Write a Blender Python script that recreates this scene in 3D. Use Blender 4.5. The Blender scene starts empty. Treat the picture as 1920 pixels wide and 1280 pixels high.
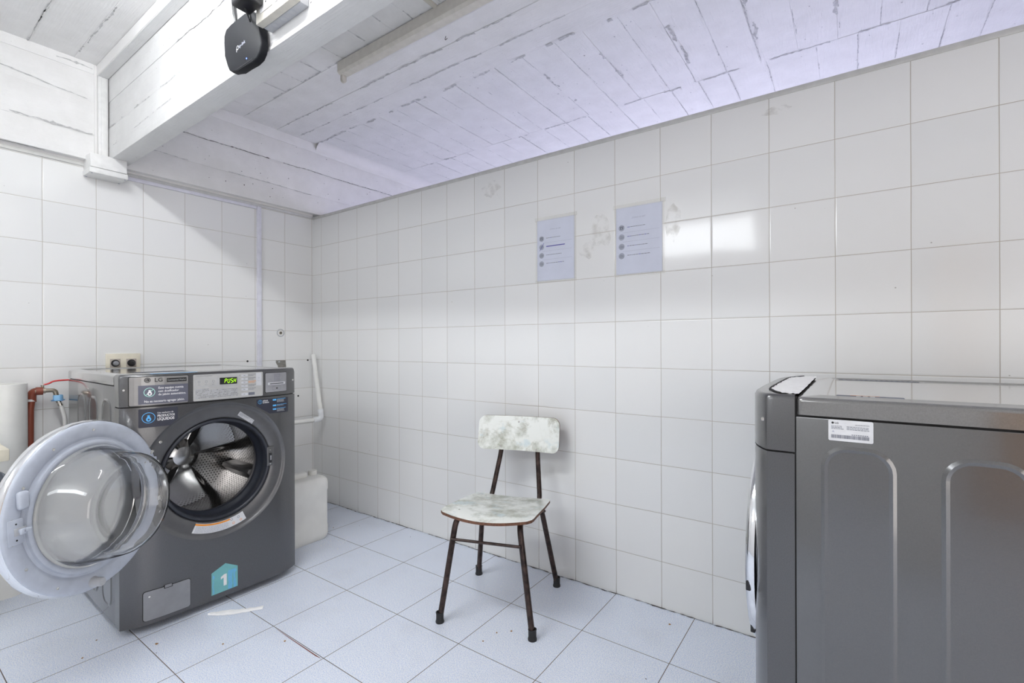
import bpy, bmesh, math, random
from mathutils import Vector, Matrix
random.seed(7)
PI = math.pi
SC = bpy.context.scene
COL = SC.collection

# ------------------------------------------------------------------ camera
CAM_POS = Vector((3.15011, -1.97538, 1.09415)); YAW = math.radians(125.3339)
PITCH = math.radians(0.0123); ROLL = math.radians(-0.1956); FPX = 897.4656; CY = 644.873
cam_data = bpy.data.cameras.new('camera'); cam = bpy.data.objects.new('camera', cam_data); COL.objects.link(cam)
_f = Vector((math.cos(YAW)*math.cos(PITCH), math.sin(YAW)*math.cos(PITCH), math.sin(PITCH)))
_r = Vector((math.sin(YAW), -math.cos(YAW), 0)); _u = _r.cross(_f)
_R = math.cos(ROLL)*_r + math.sin(ROLL)*_u; _U = -math.sin(ROLL)*_r + math.cos(ROLL)*_u
m = Matrix((_R, _U, -_f)).transposed().to_4x4(); m.translation = CAM_POS
cam.matrix_world = m
cam_data.sensor_width = 36; cam_data.lens = FPX/1920*36; cam_data.shift_y = (CY-640)/1920
cam_data.clip_start = 0.02
SC.camera = cam

# ------------------------------------------------------------------ world, lights, exposure
w = bpy.data.worlds.new('world'); SC.world = w; w.use_nodes = True
w.node_tree.nodes['Background'].inputs[0].default_value = (0.85, 0.9, 1, 1)
w.node_tree.nodes['Background'].inputs[1].default_value = 0.6
SC.view_settings.view_transform = 'Standard'; SC.view_settings.look = 'None'
SC.view_settings.gamma = 1; SC.view_settings.use_curve_mapping = False
SC.view_settings.exposure = 0.12

def area(name, loc, rot, sx, sy, power, color):
    l = bpy.data.lights.new(name, 'AREA'); l.shape = 'RECTANGLE'; l.size = sx; l.size_y = sy
    l.energy = power; l.color = color
    o = bpy.data.objects.new(name, l); COL.objects.link(o); o.location = loc; o.rotation_euler = rot
    return o
# ceiling tube of the laundry room (fixture built below), above and left of the camera
TUBE_E = 116
# daylight entering through the high window in the back wall (out of view)
area('window_light', (1.55, -3.74, 2.30), (math.radians(90), 0, 0), 1.5, 0.36, 15, (0.93, 0.97, 1.0))
# added warm fill light, set in an invented doorway out of view
area('added_fill_light', (5.36, -2.2, 1.05), (0, math.radians(90), 0), 2.0, 1.9, 29, (1.0, 0.93, 0.87))
# bluish lamp of the neighbouring room, shining up over the partition
area('neighbour_light', (2.4, 3.0, 0.92), (math.radians(150), 0, 0), 3.0, 0.40, 72, (0.79, 0.785, 1.0))

# ------------------------------------------------------------------ materials
def new_mat(name):
    m = bpy.data.materials.new(name); m.use_nodes = True
    nt = m.node_tree; b = nt.nodes['Principled BSDF']
    return m, nt, b
def N(nt, t, **k):
    n = nt.nodes.new(t)
    for a, v in k.items(): setattr(n, a, v)
    return n
def lk(nt, a, b): nt.links.new(a, b)
def mathn(nt, op, a, b=None, c=None):
    n = N(nt, 'ShaderNodeMath', operation=op)
    for i, v in enumerate((a, b, c)):
        if v is None: continue
        if isinstance(v, (int, float)): n.inputs[i].default_value = v
        else: lk(nt, v, n.inputs[i])
    return n.outputs[0]
def mixc(nt, fac, a, b):
    n = N(nt, 'ShaderNodeMix', data_type='RGBA')
    for i, v in ((0, fac), (6, a), (7, b)):
        if isinstance(v, (int, float)): n.inputs[i].default_value = v
        elif isinstance(v, tuple): n.inputs[i].default_value = (*v[:3], 1)
        else: lk(nt, v, n.inputs[i])
    return n.outputs[2]
def mapr(nt, v, a, b, c=0., d=1.):
    n = N(nt, 'ShaderNodeMapRange'); lk(nt, v, n.inputs[0])
    for i, q in enumerate((a, b, c, d)): n.inputs[i+1].default_value = q
    return n.outputs[0]
def noise(nt, vec, scale, detail=3, rough=.5):
    n = N(nt, 'ShaderNodeTexNoise'); n.inputs['Scale'].default_value = scale
    n.inputs['Detail'].default_value = detail; n.inputs['Roughness'].default_value = rough
    lk(nt, vec, n.inputs['Vector']); return n
def bump(nt, b, h, strength, dist, normal=None):
    n = N(nt, 'ShaderNodeBump'); n.inputs['Strength'].default_value = strength
    n.inputs['Distance'].default_value = dist; lk(nt, h, n.inputs['Height'])
    if normal is not None: lk(nt, normal, n.inputs['Normal'])
    if b is not None: lk(nt, n.outputs[0], b.inputs['Normal'])
    return n.outputs[0]
def pos(nt):
    return N(nt, 'ShaderNodeNewGeometry').outputs['Position']
def objco(nt):
    return N(nt, 'ShaderNodeTexCoord').outputs['Object']

def plain(name, col, rough=.5, metal=0., nscale=30., namt=.06, bstr=0., coat=0., emit=None, estr=0., spec=None):
    """solid colour with a slight procedural mottling of its own"""
    m, nt, b = new_mat(name)
    c = objco(nt); nz = noise(nt, c, nscale, 4)
    f = mapr(nt, nz.outputs[0], .3, .7, 0, 1)
    lo = tuple(max(0, x*(1-namt)) for x in col); hi = tuple(min(1, x*(1+namt)) for x in col)
    lk(nt, mixc(nt, f, lo, hi), b.inputs['Base Color'])
    b.inputs['Roughness'].default_value = rough; b.inputs['Metallic'].default_value = metal
    b.inputs['Coat Weight'].default_value = coat; b.inputs['Coat Roughness'].default_value = .08
    if spec is not None: b.inputs['Specular IOR Level'].default_value = spec
    if bstr: bump(nt, b, nz.outputs[0], bstr, .002)
    if emit:
        b.inputs['Emission Color'].default_value = (*emit, 1); b.inputs['Emission Strength'].default_value = estr
    return m

T = 0.2; ZF = -0.00913
def wall_tile_mat(name, axis, off):
    m, nt, b = new_mat(name)
    p = pos(nt); s = N(nt, 'ShaderNodeSeparateXYZ'); lk(nt, p, s.inputs[0])
    h = s.outputs[axis]
    # tiny waviness of the joints
    wob = noise(nt, p, 3.0, 2).outputs[0]
    wv = mathn(nt, 'MULTIPLY', mathn(nt, 'SUBTRACT', wob, .5), .0022)
    a = mathn(nt, 'DIVIDE', mathn(nt, 'ADD', mathn(nt, 'SUBTRACT', h, off), wv), T)
    z = mathn(nt, 'DIVIDE', mathn(nt, 'ADD', mathn(nt, 'SUBTRACT', s.outputs[2], ZF), wv), T)
    def dist(v):
        f = mathn(nt, 'FRACT', mathn(nt, 'ADD', v, 100.0))
        return mathn(nt, 'MULTIPLY', mathn(nt, 'MINIMUM', f, mathn(nt, 'SUBTRACT', 1.0, f)), T)
    d = mathn(nt, 'MINIMUM', dist(a), dist(z))
    grout = mapr(nt, d, .0007, .0014, 1, 0)
    edge = mapr(nt, d, .0010, .0045, 0, .6)
    ia = mathn(nt, 'FLOOR', mathn(nt, 'ADD', a, 100.)); iz = mathn(nt, 'FLOOR', mathn(nt, 'ADD', z, 100.))
    cv = N(nt, 'ShaderNodeCombineXYZ'); lk(nt, ia, cv.inputs[0]); lk(nt, iz, cv.inputs[1])
    wn = N(nt, 'ShaderNodeTexWhiteNoise'); lk(nt, cv.outputs[0], wn.inputs['Vector'])
    # colour: off-white glaze, tiles differ a touch, few dark pinholes
    base = mixc(nt, wn.outputs['Value'], (.80, .805, .80), (.84, .84, .83))
    v = N(nt, 'ShaderNodeTexVoronoi'); v.inputs['Scale'].default_value = 11; lk(nt, p, v.inputs['Vector'])
    hole = mapr(nt, v.outputs['Distance'], .018, .03, .55, 0)
    keep = mathn(nt, 'GREATER_THAN', N(nt, 'ShaderNodeSeparateColor').outputs[0], .72)
    sep = keep.node.inputs[0].links[0].from_node; lk(nt, v.outputs['Color'], sep.inputs[0])
    hole = mathn(nt, 'MULTIPLY', hole, keep)
    base = mixc(nt, hole, base, (.20, .17, .14))
    gcol = mixc(nt, noise(nt, p, 2.2, 4).outputs[0], (.28, .245, .20), (.66, .62, .56))
    # dirtier joints close to the floor
    low = mapr(nt, s.outputs[2], 0.0, .05, .8, 0)
    gcol = mixc(nt, low, gcol, (.10, .08, .06))
    lk(nt, mixc(nt, grout, base, gcol), b.inputs['Base Color'])
    lk(nt, mapr(nt, grout, 0, 1, .085, .7), b.inputs['Roughness'])
    b.inputs['IOR'].default_value = 1.52
    # relief: pillowed edges + slow glaze waviness + per tile tilt
    tilt = mathn(nt, 'MULTIPLY', mathn(nt, 'MULTIPLY', mathn(nt, 'SUBTRACT', wn.outputs['Value'], .5), mathn(nt, 'FRACT', mathn(nt, 'ADD', a, 100.))), .9)
    gw = mathn(nt, 'MULTIPLY', noise(nt, p, 7, 1).outputs[0], .55)
    hgt = mathn(nt, 'ADD', mathn(nt, 'ADD', edge, tilt), gw)
    bump(nt, b, hgt, .55, .0016)
    return m

def floor_mat():
    m, nt, b = new_mat('speckled_floor_tile')
    S = 0.33185; U0 = -0.01626; V0 = -0.00152
    p = pos(nt); s = N(nt, 'ShaderNodeSeparateXYZ'); lk(nt, p, s.inputs[0])
    wv = mathn(nt, 'MULTIPLY', mathn(nt, 'SUBTRACT', noise(nt, p, 1.5, 1).outputs[0], .5), .002)
    a = mathn(nt, 'DIVIDE', mathn(nt, 'ADD', mathn(nt, 'SUBTRACT', s.outputs[0], U0), wv), S)
    c = mathn(nt, 'DIVIDE', mathn(nt, 'ADD', mathn(nt, 'ADD', s.outputs[1], V0), wv), S)
    def dist(v):
        f = mathn(nt, 'FRACT', mathn(nt, 'ADD', v, 100.0))
        return mathn(nt, 'MULTIPLY', mathn(nt, 'MINIMUM', f, mathn(nt, 'SUBTRACT', 1.0, f)), S)
    d = mathn(nt, 'MINIMUM', dist(a), dist(c))
    grout = mapr(nt, d, .0009, .0016, 1, 0)
    n1 = noise(nt, p, 300, 2, .6); n2 = noise(nt, p, 230, 2, .7); n3 = noise(nt, p, 420, 1)
    col = mixc(nt, mapr(nt, n1.outputs[0], .36, .58), (.56, .66, .88), (.92, .95, 1.0))
    col = mixc(nt, mapr(nt, n2.outputs[0], .63, .70, 0, .8), col, (.90, .90, .93))
    col = mixc(nt, mapr(nt, n3.outputs[0], .67, .76, 0, .7), col, (.14, .15, .20))
    sp = N(nt, 'ShaderNodeTexNoise'); sp.inputs['Scale'].default_value = 330; lk(nt, N(nt, 'ShaderNodeVectorMath', operation='ADD').outputs[0], sp.inputs['Vector'])
    va = sp.inputs['Vector'].links[0].from_node; lk(nt, p, va.inputs[0]); va.inputs[1].default_value = (3, 7, 1)
    col = mixc(nt, mapr(nt, sp.outputs[0], .68, .78, 0, .5), col, (.55, .42, .33))
    # large faint grime
    g = noise(nt, p, 4.2, 5, .6)
    col = mixc(nt, mapr(nt, g.outputs[0], .5, .78, 0, .14), col, (.40, .38, .38))
    gc = mixc(nt, noise(nt, p, 2.6, 2).outputs[0], (.05, .035, .03), (.20, .15, .12))
    lk(nt, mixc(nt, grout, col, gc), b.inputs['Base Color'])
    lk(nt, mapr(nt, grout, 0, 1, .34, .8), b.inputs['Roughness'])
    bump(nt, b, mapr(nt, d, .0008, .003), .5, .001)
    return m

def concrete_mat(name, c1, c2, grain='X'):
    """white painted board-marked concrete"""
    m, nt, b = new_mat(name)
    p = pos(nt); mp = N(nt, 'ShaderNodeMapping'); lk(nt, p, mp.inputs[0])
    sc = {'X': (3, 60, 60), 'Y': (60, 3, 60), 'Z': (60, 60, 3)}[grain]
    mp.inputs['Scale'].default_value = sc
    g = noise(nt, mp.outputs[0], 3.0, 3, .6)          # wood grain of the shuttering
    n = noise(nt, p, 9, 6, .6); pit = noise(nt, p, 55, 3, .7)
    col = mixc(nt, mapr(nt, n.outputs[0], .3, .7), c1, c2)
    col = mixc(nt, mapr(nt, pit.outputs[0], .70, .76, 0, .5), col, (.30, .29, .28))
    lk(nt, col, b.inputs['Base Color']); b.inputs['Roughness'].default_value = .55
    h = mathn(nt, 'ADD', mathn(nt, 'MULTIPLY', g.outputs[0], .5), mathn(nt, 'ADD', n.outputs[0], mathn(nt, 'MULTIPLY', pit.outputs[0], .3)))
    bump(nt, b, h, .55, .006)
    return m

M = {}
M['tileB'] = wall_tile_mat('glossy_white_wall_tile_right', 0, 0.10622)
M['tileA'] = wall_tile_mat('glossy_white_wall_tile_left', 1, -0.20667)
M['floor'] = floor_mat()
M['conc_x'] = concrete_mat('painted_concrete_x', (.80, .795, .785), (.87, .865, .86), 'X')
M['conc_y'] = concrete_mat('painted_concrete_y', (.80, .795, .785), (.87, .865, .86), 'Y')
M['beam'] = concrete_mat('painted_beam', (.72, .72, .715), (.79, .79, .785), 'X')
M['seam'] = plain('rough_seam_paint', (.55, .55, .55), .8, nscale=60, namt=.25)
M['crack'] = plain('dark_crack', (.10, .09, .09), .9)
M['plaster'] = plain('white_plaster', (.82, .81, .80), .6, nscale=6, namt=.03)
M['trim'] = plain('tile_trim_metal', (.62, .62, .60), .35, .3)
M['wplastic'] = plain('white_plastic', (.80, .80, .79), .35)
M['duct'] = plain('lilac_white_duct', (.74, .74, .82), .4)
M['pvc'] = plain('aged_white_pvc', (.84, .84, .81), .35, nscale=8)
M['pvcj'] = plain('pvc_joint', (.86, .88, .90), .3)
M['cream'] = plain('cream_plastic', (.78, .73, .60), .4)
M['beige'] = plain('beige_plastic', (.66, .63, .56), .5)
M['taupe'] = plain('taupe_socket', (.42, .37, .33), .5)
M['black'] = plain('black_plastic', (.012, .012, .014), .35)
M['blackm'] = plain('matte_black_plastic', (.014, .015, .018), .55, nscale=300, namt=.15, spec=.15)
M['clear'] = plain('greyish_plug', (.30, .31, .33), .2)
M['washer'] = plain('graphite_metallic_paint', (.115, .115, .118), .30, .75, nscale=500, namt=.10, coat=.55)
M['lid'] = plain('graphite_lid', (.20, .197, .194), .13, .45, nscale=500, namt=.08, coat=1.0)
M['side'] = plain('graphite_side_sheet', (.145, .145, .147), .20, .7, nscale=400, namt=.06, coat=.6)
M['bezel'] = plain('dark_bezel', (.125, .126, .13), .38, .5, coat=.2)
M['gasket'] = plain('dark_rubber', (.018, .021, .030), .42)
M['gap'] = plain('dark_gap', (.01, .01, .01), .8)
M['ring'] = plain('grey_blue_door_plastic', (.50, .54, .62), .32, coat=.15)
M['chrome'] = plain('chrome', (.80, .81, .83), .06, 1.0, namt=.0)
M['silver'] = plain('brushed_silver', (.62, .62, .62), .28, 1.0)
M['steel'] = plain('screw_steel', (.72, .70, .66), .25, 1.0)
M['panel'] = plain('silver_panel', (.50, .50, .49), .45, .2)
M['card'] = plain('card_module_grey', (.33, .33, .35), .5, .2)
M['drawer'] = plain('drawer_grey', (.30, .295, .29), .35, .5, coat=.3)
M['drawerface'] = plain('pump_cover_grey', (.28, .285, .30), .45, .3)
M['btn'] = plain('silver_buttons', (.66, .67, .70), .3, .3)
M['navy'] = plain('navy_sticker', (.028, .030, .048), .5)
M['slate'] = plain('slate_sticker', (.115, .118, .155), .5)
M['white'] = plain('white_print', (.85, .85, .85), .5)
M['paper'] = plain('bluish_white_paper', (.66, .69, .80), .7, nscale=12, namt=.03)
M['tape'] = plain('clear_tape', (.86, .86, .84), .12, namt=.02)
M['ink'] = plain('grey_ink', (.16, .17, .21), .7)
M['inkl'] = plain('light_grey_ink', (.40, .42, .50), .7)
M['inkb'] = plain('blue_ink', (.05, .05, .35), .6)
M['blk'] = plain('black_print', (.01, .01, .01), .5)
M['stick'] = plain('label_white', (.70, .71, .73), .5)
M['sgrey'] = plain('label_grey', (.47, .48, .50), .5)
M['orange'] = plain('orange_print', (.85, .30, .03), .5)
M['blue'] = plain('sky_blue_print', (.10, .45, .85), .5)
M['mint'] = plain('mint_print', (.45, .80, .70), .5)
M['teal'] = plain('teal_sticker', (.17, .45, .47), .5, nscale=20)
M['teal2'] = plain('blue_streak', (.16, .48, .72), .4)
M['green'] = plain('green_led', (.2, .6, .0), .5, emit=(.45, 1, .02), estr=1.7)
M['bled'] = plain('blue_led', (.05, .1, .9), .5, emit=(.08, .15, 1), estr=8)
M['brown'] = plain('red_brown_pipe', (.23, .055, .03), .4)
M['brass'] = plain('aged_brass', (.42, .37, .30), .35, .9)
M['red'] = plain('red_lever', (.55, .03, .03), .35)
M['lblue'] = plain('light_blue_cap', (.30, .58, .88), .35)
M['hosew'] = plain('white_hose', (.72, .72, .70), .4)
M['hoseg'] = plain('grey_hose', (.26, .29, .33), .45)
M['can'] = plain('milky_plastic', (.76, .76, .73), .4, nscale=9, namt=.05)
M['iron'] = plain('worn_dark_steel', (.045, .028, .024), .32, .5, nscale=45, namt=.7)
M['rubber'] = plain('black_rubber', (.012, .012, .013), .55)
M['plyedge'] = plain('brown_plywood_edge', (.13, .055, .028), .6, nscale=120, namt=.4)
M['wood'] = plain('warm_wood', (.66, .38, .18), .4, nscale=4, namt=.25)
M['bracket'] = plain('dull_bracket', (.27, .26, .24), .55, .5, nscale=80, namt=.2)
M['flake'] = plain('white_flake', (.95, .95, .96), .6)
M['crumb'] = plain('brown_crumb', (.35, .18, .06), .8)
M['porcelain'] = plain('cream_porcelain', (.80, .77, .69), .15)
M['coverglass'] = plain('smoked_silver_cover', (.66, .66, .65), .16, .9, namt=.0)
M['tube'] = plain('tube_glow', (.9, .9, .9), .4, emit=(.955, .98, 1), estr=TUBE_E)

m, nt, b = new_mat('door_glass'); M['glass'] = m
b.inputs['Base Color'].default_value = (1, 1, 1, 1); b.inputs['Roughness'].default_value = .015
b.inputs['Transmission Weight'].default_value = 1; b.inputs['IOR'].default_value = 1.47
_n = noise(nt, objco(nt), 9, 1); bump(nt, b, _n.outputs[0], .25, .01)

def marble():
    m, nt, b = new_mat('marble_laminate')
    c = objco(nt)
    mp = N(nt, 'ShaderNodeMapping'); mp.inputs['Rotation'].default_value = (0, .5, .7); mp.inputs['Scale'].default_value = (1.6, 2.2, 2.2); lk(nt, c, mp.inputs[0])
    d = noise(nt, mp.outputs[0], 4.2, 7, .60); d.inputs['Distortion'].default_value = 1.5
    v = mathn(nt, 'ABSOLUTE', mathn(nt, 'SUBTRACT', d.outputs[0], .55))
    vein = mapr(nt, v, 0.0, .028, 1, 0)
    big = noise(nt, c, 8, 9, .66)
    patch = mapr(nt, big.outputs[0], .48, .66, 0, .9)
    col = mixc(nt, patch, (.84, .86, .82), (.33, .35, .27))
    blu = noise(nt, mp.outputs[0], 9, 3); col = mixc(nt, mapr(nt, blu.outputs[0], .56, .7, 0, .6), col, (.58, .70, .74))
    col = mixc(nt, mathn(nt, 'MULTIPLY', vein, mapr(nt, big.outputs[0], .42, .6, .05, .55)), col, (.36, .34, .25))
    lk(nt, col, b.inputs['Base Color']); b.inputs['Roughness'].default_value = .28
    return m
M['marble'] = marble()

def drum_mat():
    m, nt, b = new_mat('perforated_steel')
    c = objco(nt); s = N(nt, 'ShaderNodeSeparateXYZ'); lk(nt, c, s.inputs[0])
    an = mathn(nt, 'ARCTAN2', s.outputs[1], s.outputs[2])
    def dots(u, v):
        iv = mathn(nt, 'FLOOR', v); sh = mathn(nt, 'MULTIPLY', mathn(nt, 'MODULO', iv, 2.0), .5)
        fu = mathn(nt, 'SUBTRACT', mathn(nt, 'FRACT', mathn(nt, 'ADD', u, sh)), .5)
        fv = mathn(nt, 'SUBTRACT', mathn(nt, 'FRACT', v), .5)
        return mathn(nt, 'SQRT', mathn(nt, 'ADD', mathn(nt, 'MULTIPLY', fu, fu), mathn(nt, 'MULTIPLY', fv, fv)))
    u = mathn(nt, 'ADD', mathn(nt, 'MULTIPLY', an, .24/.016), 100.); v = mathn(nt, 'ADD', mathn(nt, 'DIVIDE', s.outputs[0], .013), 100.)
    d = dots(u, v)
    hole = mapr(nt, d, .19, .24, 1, 0)
    lk(nt, mixc(nt, hole, (.55, .55, .55), (.01, .01, .01)), b.inputs['Base Color'])
    lk(nt, mapr(nt, hole, 0, 1, 1, 0), b.inputs['Metallic']); b.inputs['Roughness'].default_value = .2
    bump(nt, b, hole, .3, .002)
    return m
M['drum'] = drum_mat()
def back_mat():
    m, nt, b = new_mat('perforated_back_steel')
    c = objco(nt); s = N(nt, 'ShaderNodeSeparateXYZ'); lk(nt, c, s.inputs[0])
    v = mathn(nt, 'ADD', mathn(nt, 'DIVIDE', s.outputs[2], .012), 100.); u = mathn(nt, 'ADD', mathn(nt, 'DIVIDE', s.outputs[1], .014), 100.)
    iv = mathn(nt, 'FLOOR', v); sh = mathn(nt, 'MULTIPLY', mathn(nt, 'MODULO', iv, 2.0), .5)
    fu = mathn(nt, 'SUBTRACT', mathn(nt, 'FRACT', mathn(nt, 'ADD', u, sh)), .5); fv = mathn(nt, 'SUBTRACT', mathn(nt, 'FRACT', v), .5)
    d = mathn(nt, 'SQRT', mathn(nt, 'ADD', mathn(nt, 'MULTIPLY', fu, fu), mathn(nt, 'MULTIPLY', fv, fv)))
    hole = mapr(nt, d, .20, .25, 1, 0)
    lk(nt, mixc(nt, hole, (.55, .55, .55), (.01, .01, .01)), b.inputs['Base Color'])
    lk(nt, mapr(nt, hole, 0, 1, 1, 0), b.inputs['Metallic']); b.inputs['Roughness'].default_value = .25
    return m
M['drumback'] = back_mat()
M['dsteel'] = plain('pressed_steel', (.60, .60, .60), .18, 1.0, nscale=5, namt=.08)

# ------------------------------------------------------------------ mesh building
class MB:
    def __init__(s): s.v = []; s.f = []; s.mi = []; s.sm = []; s.mats = []
    def mat(s, m):
        if m not in s.mats: s.mats.append(m)
        return s.mats.index(m)
    def add(s, vs, fs, m, smooth=False, M4=None):
        o = len(s.v); k = s.mat(m)
        for p in vs:
            p = Vector(p)
            if M4 is not None: p = M4 @ p
            s.v.append(p)
        for f in fs: s.f.append([i+o for i in f]); s.mi.append(k); s.sm.append(smooth)
        return s
    def bm(s, bm, m, smooth=False, M4=None, fn=None):
        bm.verts.index_update()
        vs = [(fn(v.co) if fn else v.co.copy()) for v in bm.verts]
        s.add(vs, [[v.index for v in f.verts] for f in bm.faces], m, smooth, M4); bm.free(); return s
    def box(s, a, b, m, bev=0., seg=2, M4=None, fn=None):
        bm = bmesh.new(); bmesh.ops.create_cube(bm, size=1)
        c = [(a[i]+b[i])/2 for i in range(3)]; d = [abs(b[i]-a[i]) for i in range(3)]
        for v in bm.verts: v.co = Vector((c[0]+v.co.x*d[0], c[1]+v.co.y*d[1], c[2]+v.co.z*d[2]))
        if bev: bmesh.ops.bevel(bm, geom=bm.edges[:], offset=bev, segments=seg, affect='EDGES', profile=.5)
        bmesh.ops.recalc_face_normals(bm, faces=bm.faces[:])
        return s.bm(bm, m, bev > 0, M4, fn)
    def prism(s, poly, d0, d1, m, axis='Z', bev=0., M4=None, smooth=False):
        """poly in 2D; extruded along axis from d0 to d1.  X:(y,z) Y:(x,z) Z:(x,y)"""
        bm = bmesh.new()
        def P(p, d): return {'X': (d, p[0], p[1]), 'Y': (p[0], d, p[1]), 'Z': (p[0], p[1], d)}[axis]
        a = [bm.verts.new(P(p, d0)) for p in poly]; b = [bm.verts.new(P(p, d1)) for p in poly]
        n = len(poly); fa = bm.faces.new(a); fb = bm.faces.new(b[::-1])
        for i in range(n): bm.faces.new((a[i], b[i], b[(i+1) % n], a[(i+1) % n]))
        if bev:
            ed = list({e for f in (fa, fb) for e in f.edges})
            bmesh.ops.bevel(bm, geom=ed, offset=bev, segments=3, affect='EDGES', profile=.5)
        bmesh.ops.recalc_face_normals(bm, faces=bm.faces[:])
        return s.bm(bm, m, smooth or bev > 0, M4)
    def lathe(s, prof, m, seg=64, M4=None, smooth=True, axis='Z', closed=False):
        vs = []; fs = []; n = len(prof)
        for k in range(seg):
            a = 2*PI*k/seg
            for r, h in prof:
                x, y = r*math.cos(a), r*math.sin(a)
                vs.append((x, y, h) if axis == 'Z' else ((h, x, y) if axis == 'X' else (x, h, y)))
        for k in range(seg):
            q = (k+1) % seg
            for i in range(n if closed else n-1):
                j = (i+1) % n
                fs.append((k*n+i, q*n+i, q*n+j, k*n+j))
        return s.add(vs, fs, m, smooth, M4)
    def disc(s, r, h, m, seg=48, M4=None, axis='Z'):
        vs = []
        for k in range(seg):
            a = 2*PI*k/seg; x, y = r*math.cos(a), r*math.sin(a)
            vs.append((x, y, h) if axis == 'Z' else ((h, x, y) if axis == 'X' else (x, h, y)))
        return s.add(vs, [list(range(seg))], m, False, M4)
    def tube(s, pts, r, m, seg=12, cap=True, M4=None, ribs=0.):
        pts = [Vector(p) for p in pts]; n = len(pts); rr = r if isinstance(r, (list, tuple)) else [r]*n
        vs = []; fs = []; up = None
        for i, p in enumerate(pts):
            t = (pts[min(i+1, n-1)]-pts[max(i-1, 0)]).normalized()
            if up is None:
                up = Vector((0, 0, 1)) if abs(t.z) < .9 else Vector((1, 0, 0))
            a = t.cross(up).normalized(); up = a.cross(t).normalized()
            q = rr[i]*(1+(ribs if i % 2 else 0))
            for k in range(seg):
                an = 2*PI*k/seg; vs.append(p+a*math.cos(an)*q+up*math.sin(an)*q)
        for i in range(n-1):
            for k in range(seg):
                l = (k+1) % seg; fs.append((i*seg+k, i*seg+l, (i+1)*seg+l, (i+1)*seg+k))
        if cap: fs.append(list(range(seg))[::-1]); fs.append([(n-1)*seg+k for k in range(seg)])
        return s.add(vs, fs, m, True, M4)
    def text(s, txt, size, m, fn, align='LEFT', sx=1.0, bold=0.0):
        c = bpy.data.curves.new('tmp', 'FONT'); c.body = txt; c.size = size; c.align_x = align; c.offset = bold*size
        c.resolution_u = 3; c.fill_mode = 'FRONT'
        o = bpy.data.objects.new('tmp', c); COL.objects.link(o)
        dg = bpy.context.evaluated_depsgraph_get(); me = bpy.data.meshes.new_from_object(o.evaluated_get(dg))
        vs = [fn(v.co.x*sx, v.co.y) for v in me.vertices]; fs = [list(p.vertices) for p in me.polygons]
        bpy.data.objects.remove(o); bpy.data.curves.remove(c); bpy.data.meshes.remove(me)
        return s.add(vs, fs, m)
    def flat(s, poly, m, fn, cuts=()):
        """planar polygon (u,v) cut along u=cuts, mapped by fn"""
        bm = bmesh.new(); bm.faces.new([bm.verts.new((p[0], p[1], 0)) for p in poly])
        for c in cuts:
            bmesh.ops.bisect_plane(bm, geom=bm.verts[:]+bm.edges[:]+bm.faces[:], plane_co=(c, 0, 0), plane_no=(1, 0, 0))
        return s.bm(bm, m, False, None, lambda co: fn(co.x, co.y))
    def build(s, name, parent=None, loc=None, auto=35):
        me = bpy.data.meshes.new(name); me.from_pydata([tuple(v) for v in s.v], [], s.f)
        for mt in s.mats: me.materials.append(mt)
        me.polygons.foreach_set('material_index', s.mi); me.polygons.foreach_set('use_smooth', s.sm)
        me.update()
        if any(s.sm): me.set_sharp_from_angle(angle=math.radians(auto))
        o = bpy.data.objects.new(name, me); COL.objects.link(o)
        if parent: o.parent = parent
        if loc: o.location = loc
        return o
def circle(cu, cv, r, n=32, sx=1): return [(cu+sx*r*math.cos(2*PI*k/n), cv+r*math.sin(2*PI*k/n)) for k in range(n)]
def rrect(x0, y0, x1, y1, r, n=5):
    o = []
    for cx, cy, a in ((x1-r, y1-r, 0), (x0+r, y1-r, 90), (x0+r, y0+r, 180), (x1-r, y0+r, 270)):
        for k in range(n+1):
            t = math.radians(a+90*k/n); o.append((cx+r*math.cos(t), cy+r*math.sin(t)))
    return o
def ring_strip(mb, p0, p1, m, fn, smooth=False):
    n = len(p0); vs = [fn(*p) for p in p0]+[fn(*p) for p in p1]
    mb.add(vs, [(i, (i+1) % n, n+(i+1) % n, n+i) for i in range(n)], m, smooth)
def thing(name, label, cat, loc=(0, 0, 0), mat=None, group=None):
    o = bpy.data.objects.new(name, None); COL.objects.link(o); o.empty_display_size = .1
    if mat is not None: o.matrix_world = mat
    else: o.location = loc
    o['label'] = label; o['category'] = cat
    if group: o['group'] = group
    return o
def tag(o, label, cat, group=None):
    o['label'] = label; o['category'] = cat
    if group: o['group'] = group
    return o
def struct(o): o['kind'] = 'structure'; return o

# ------------------------------------------------------------------ the setting
YB, XR = -3.8, 5.4          # back and near walls of the laundry room
ZC = 2.53; XF = 0.04; ZT = 2.025
o = struct(MB().box((-.1, YB-.1, -.1), (XR+.1, 3.3, 0), M['floor']).build('floor'))
struct(MB().box((-.12, YB-.1, 0), (0, 3.3, 1.996), M['tileA']).build('wall_left'))
struct(MB().box((0, 0, 0), (XR, .10, 1.989), M['tileB']).build('wall_right'))
t = MB(); t.box((0, YB-.12, 0), (XR, YB, 2.10), M['plaster']); t.box((0, YB-.12, 2.5), (XR, YB, 2.7), M['plaster'])
t.box((0, YB-.12, 2.10), (.78, YB, 2.5), M['plaster']); t.box((2.32, YB-.12, 2.10), (XR, YB, 2.5), M['plaster']); struct(t.build('wall_back'))
wd_ = bpy.data.objects.new('window_1', None); COL.objects.link(wd_); wd_.location = (1.55, YB, 2.3); struct(wd_)
t = MB()
for (a, b) in (((-.77, -.06, -.2), (-.74, 0, .2)), ((.74, -.06, -.2), (.77, 0, .2)), ((-.77, -.06, -.2), (.77, 0, -.17)), ((-.77, -.06, .17), (.77, 0, .2)), ((-.015, -.05, -.2), (.015, -.01, .2))): t.box(a, b, M['wplastic'])
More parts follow.
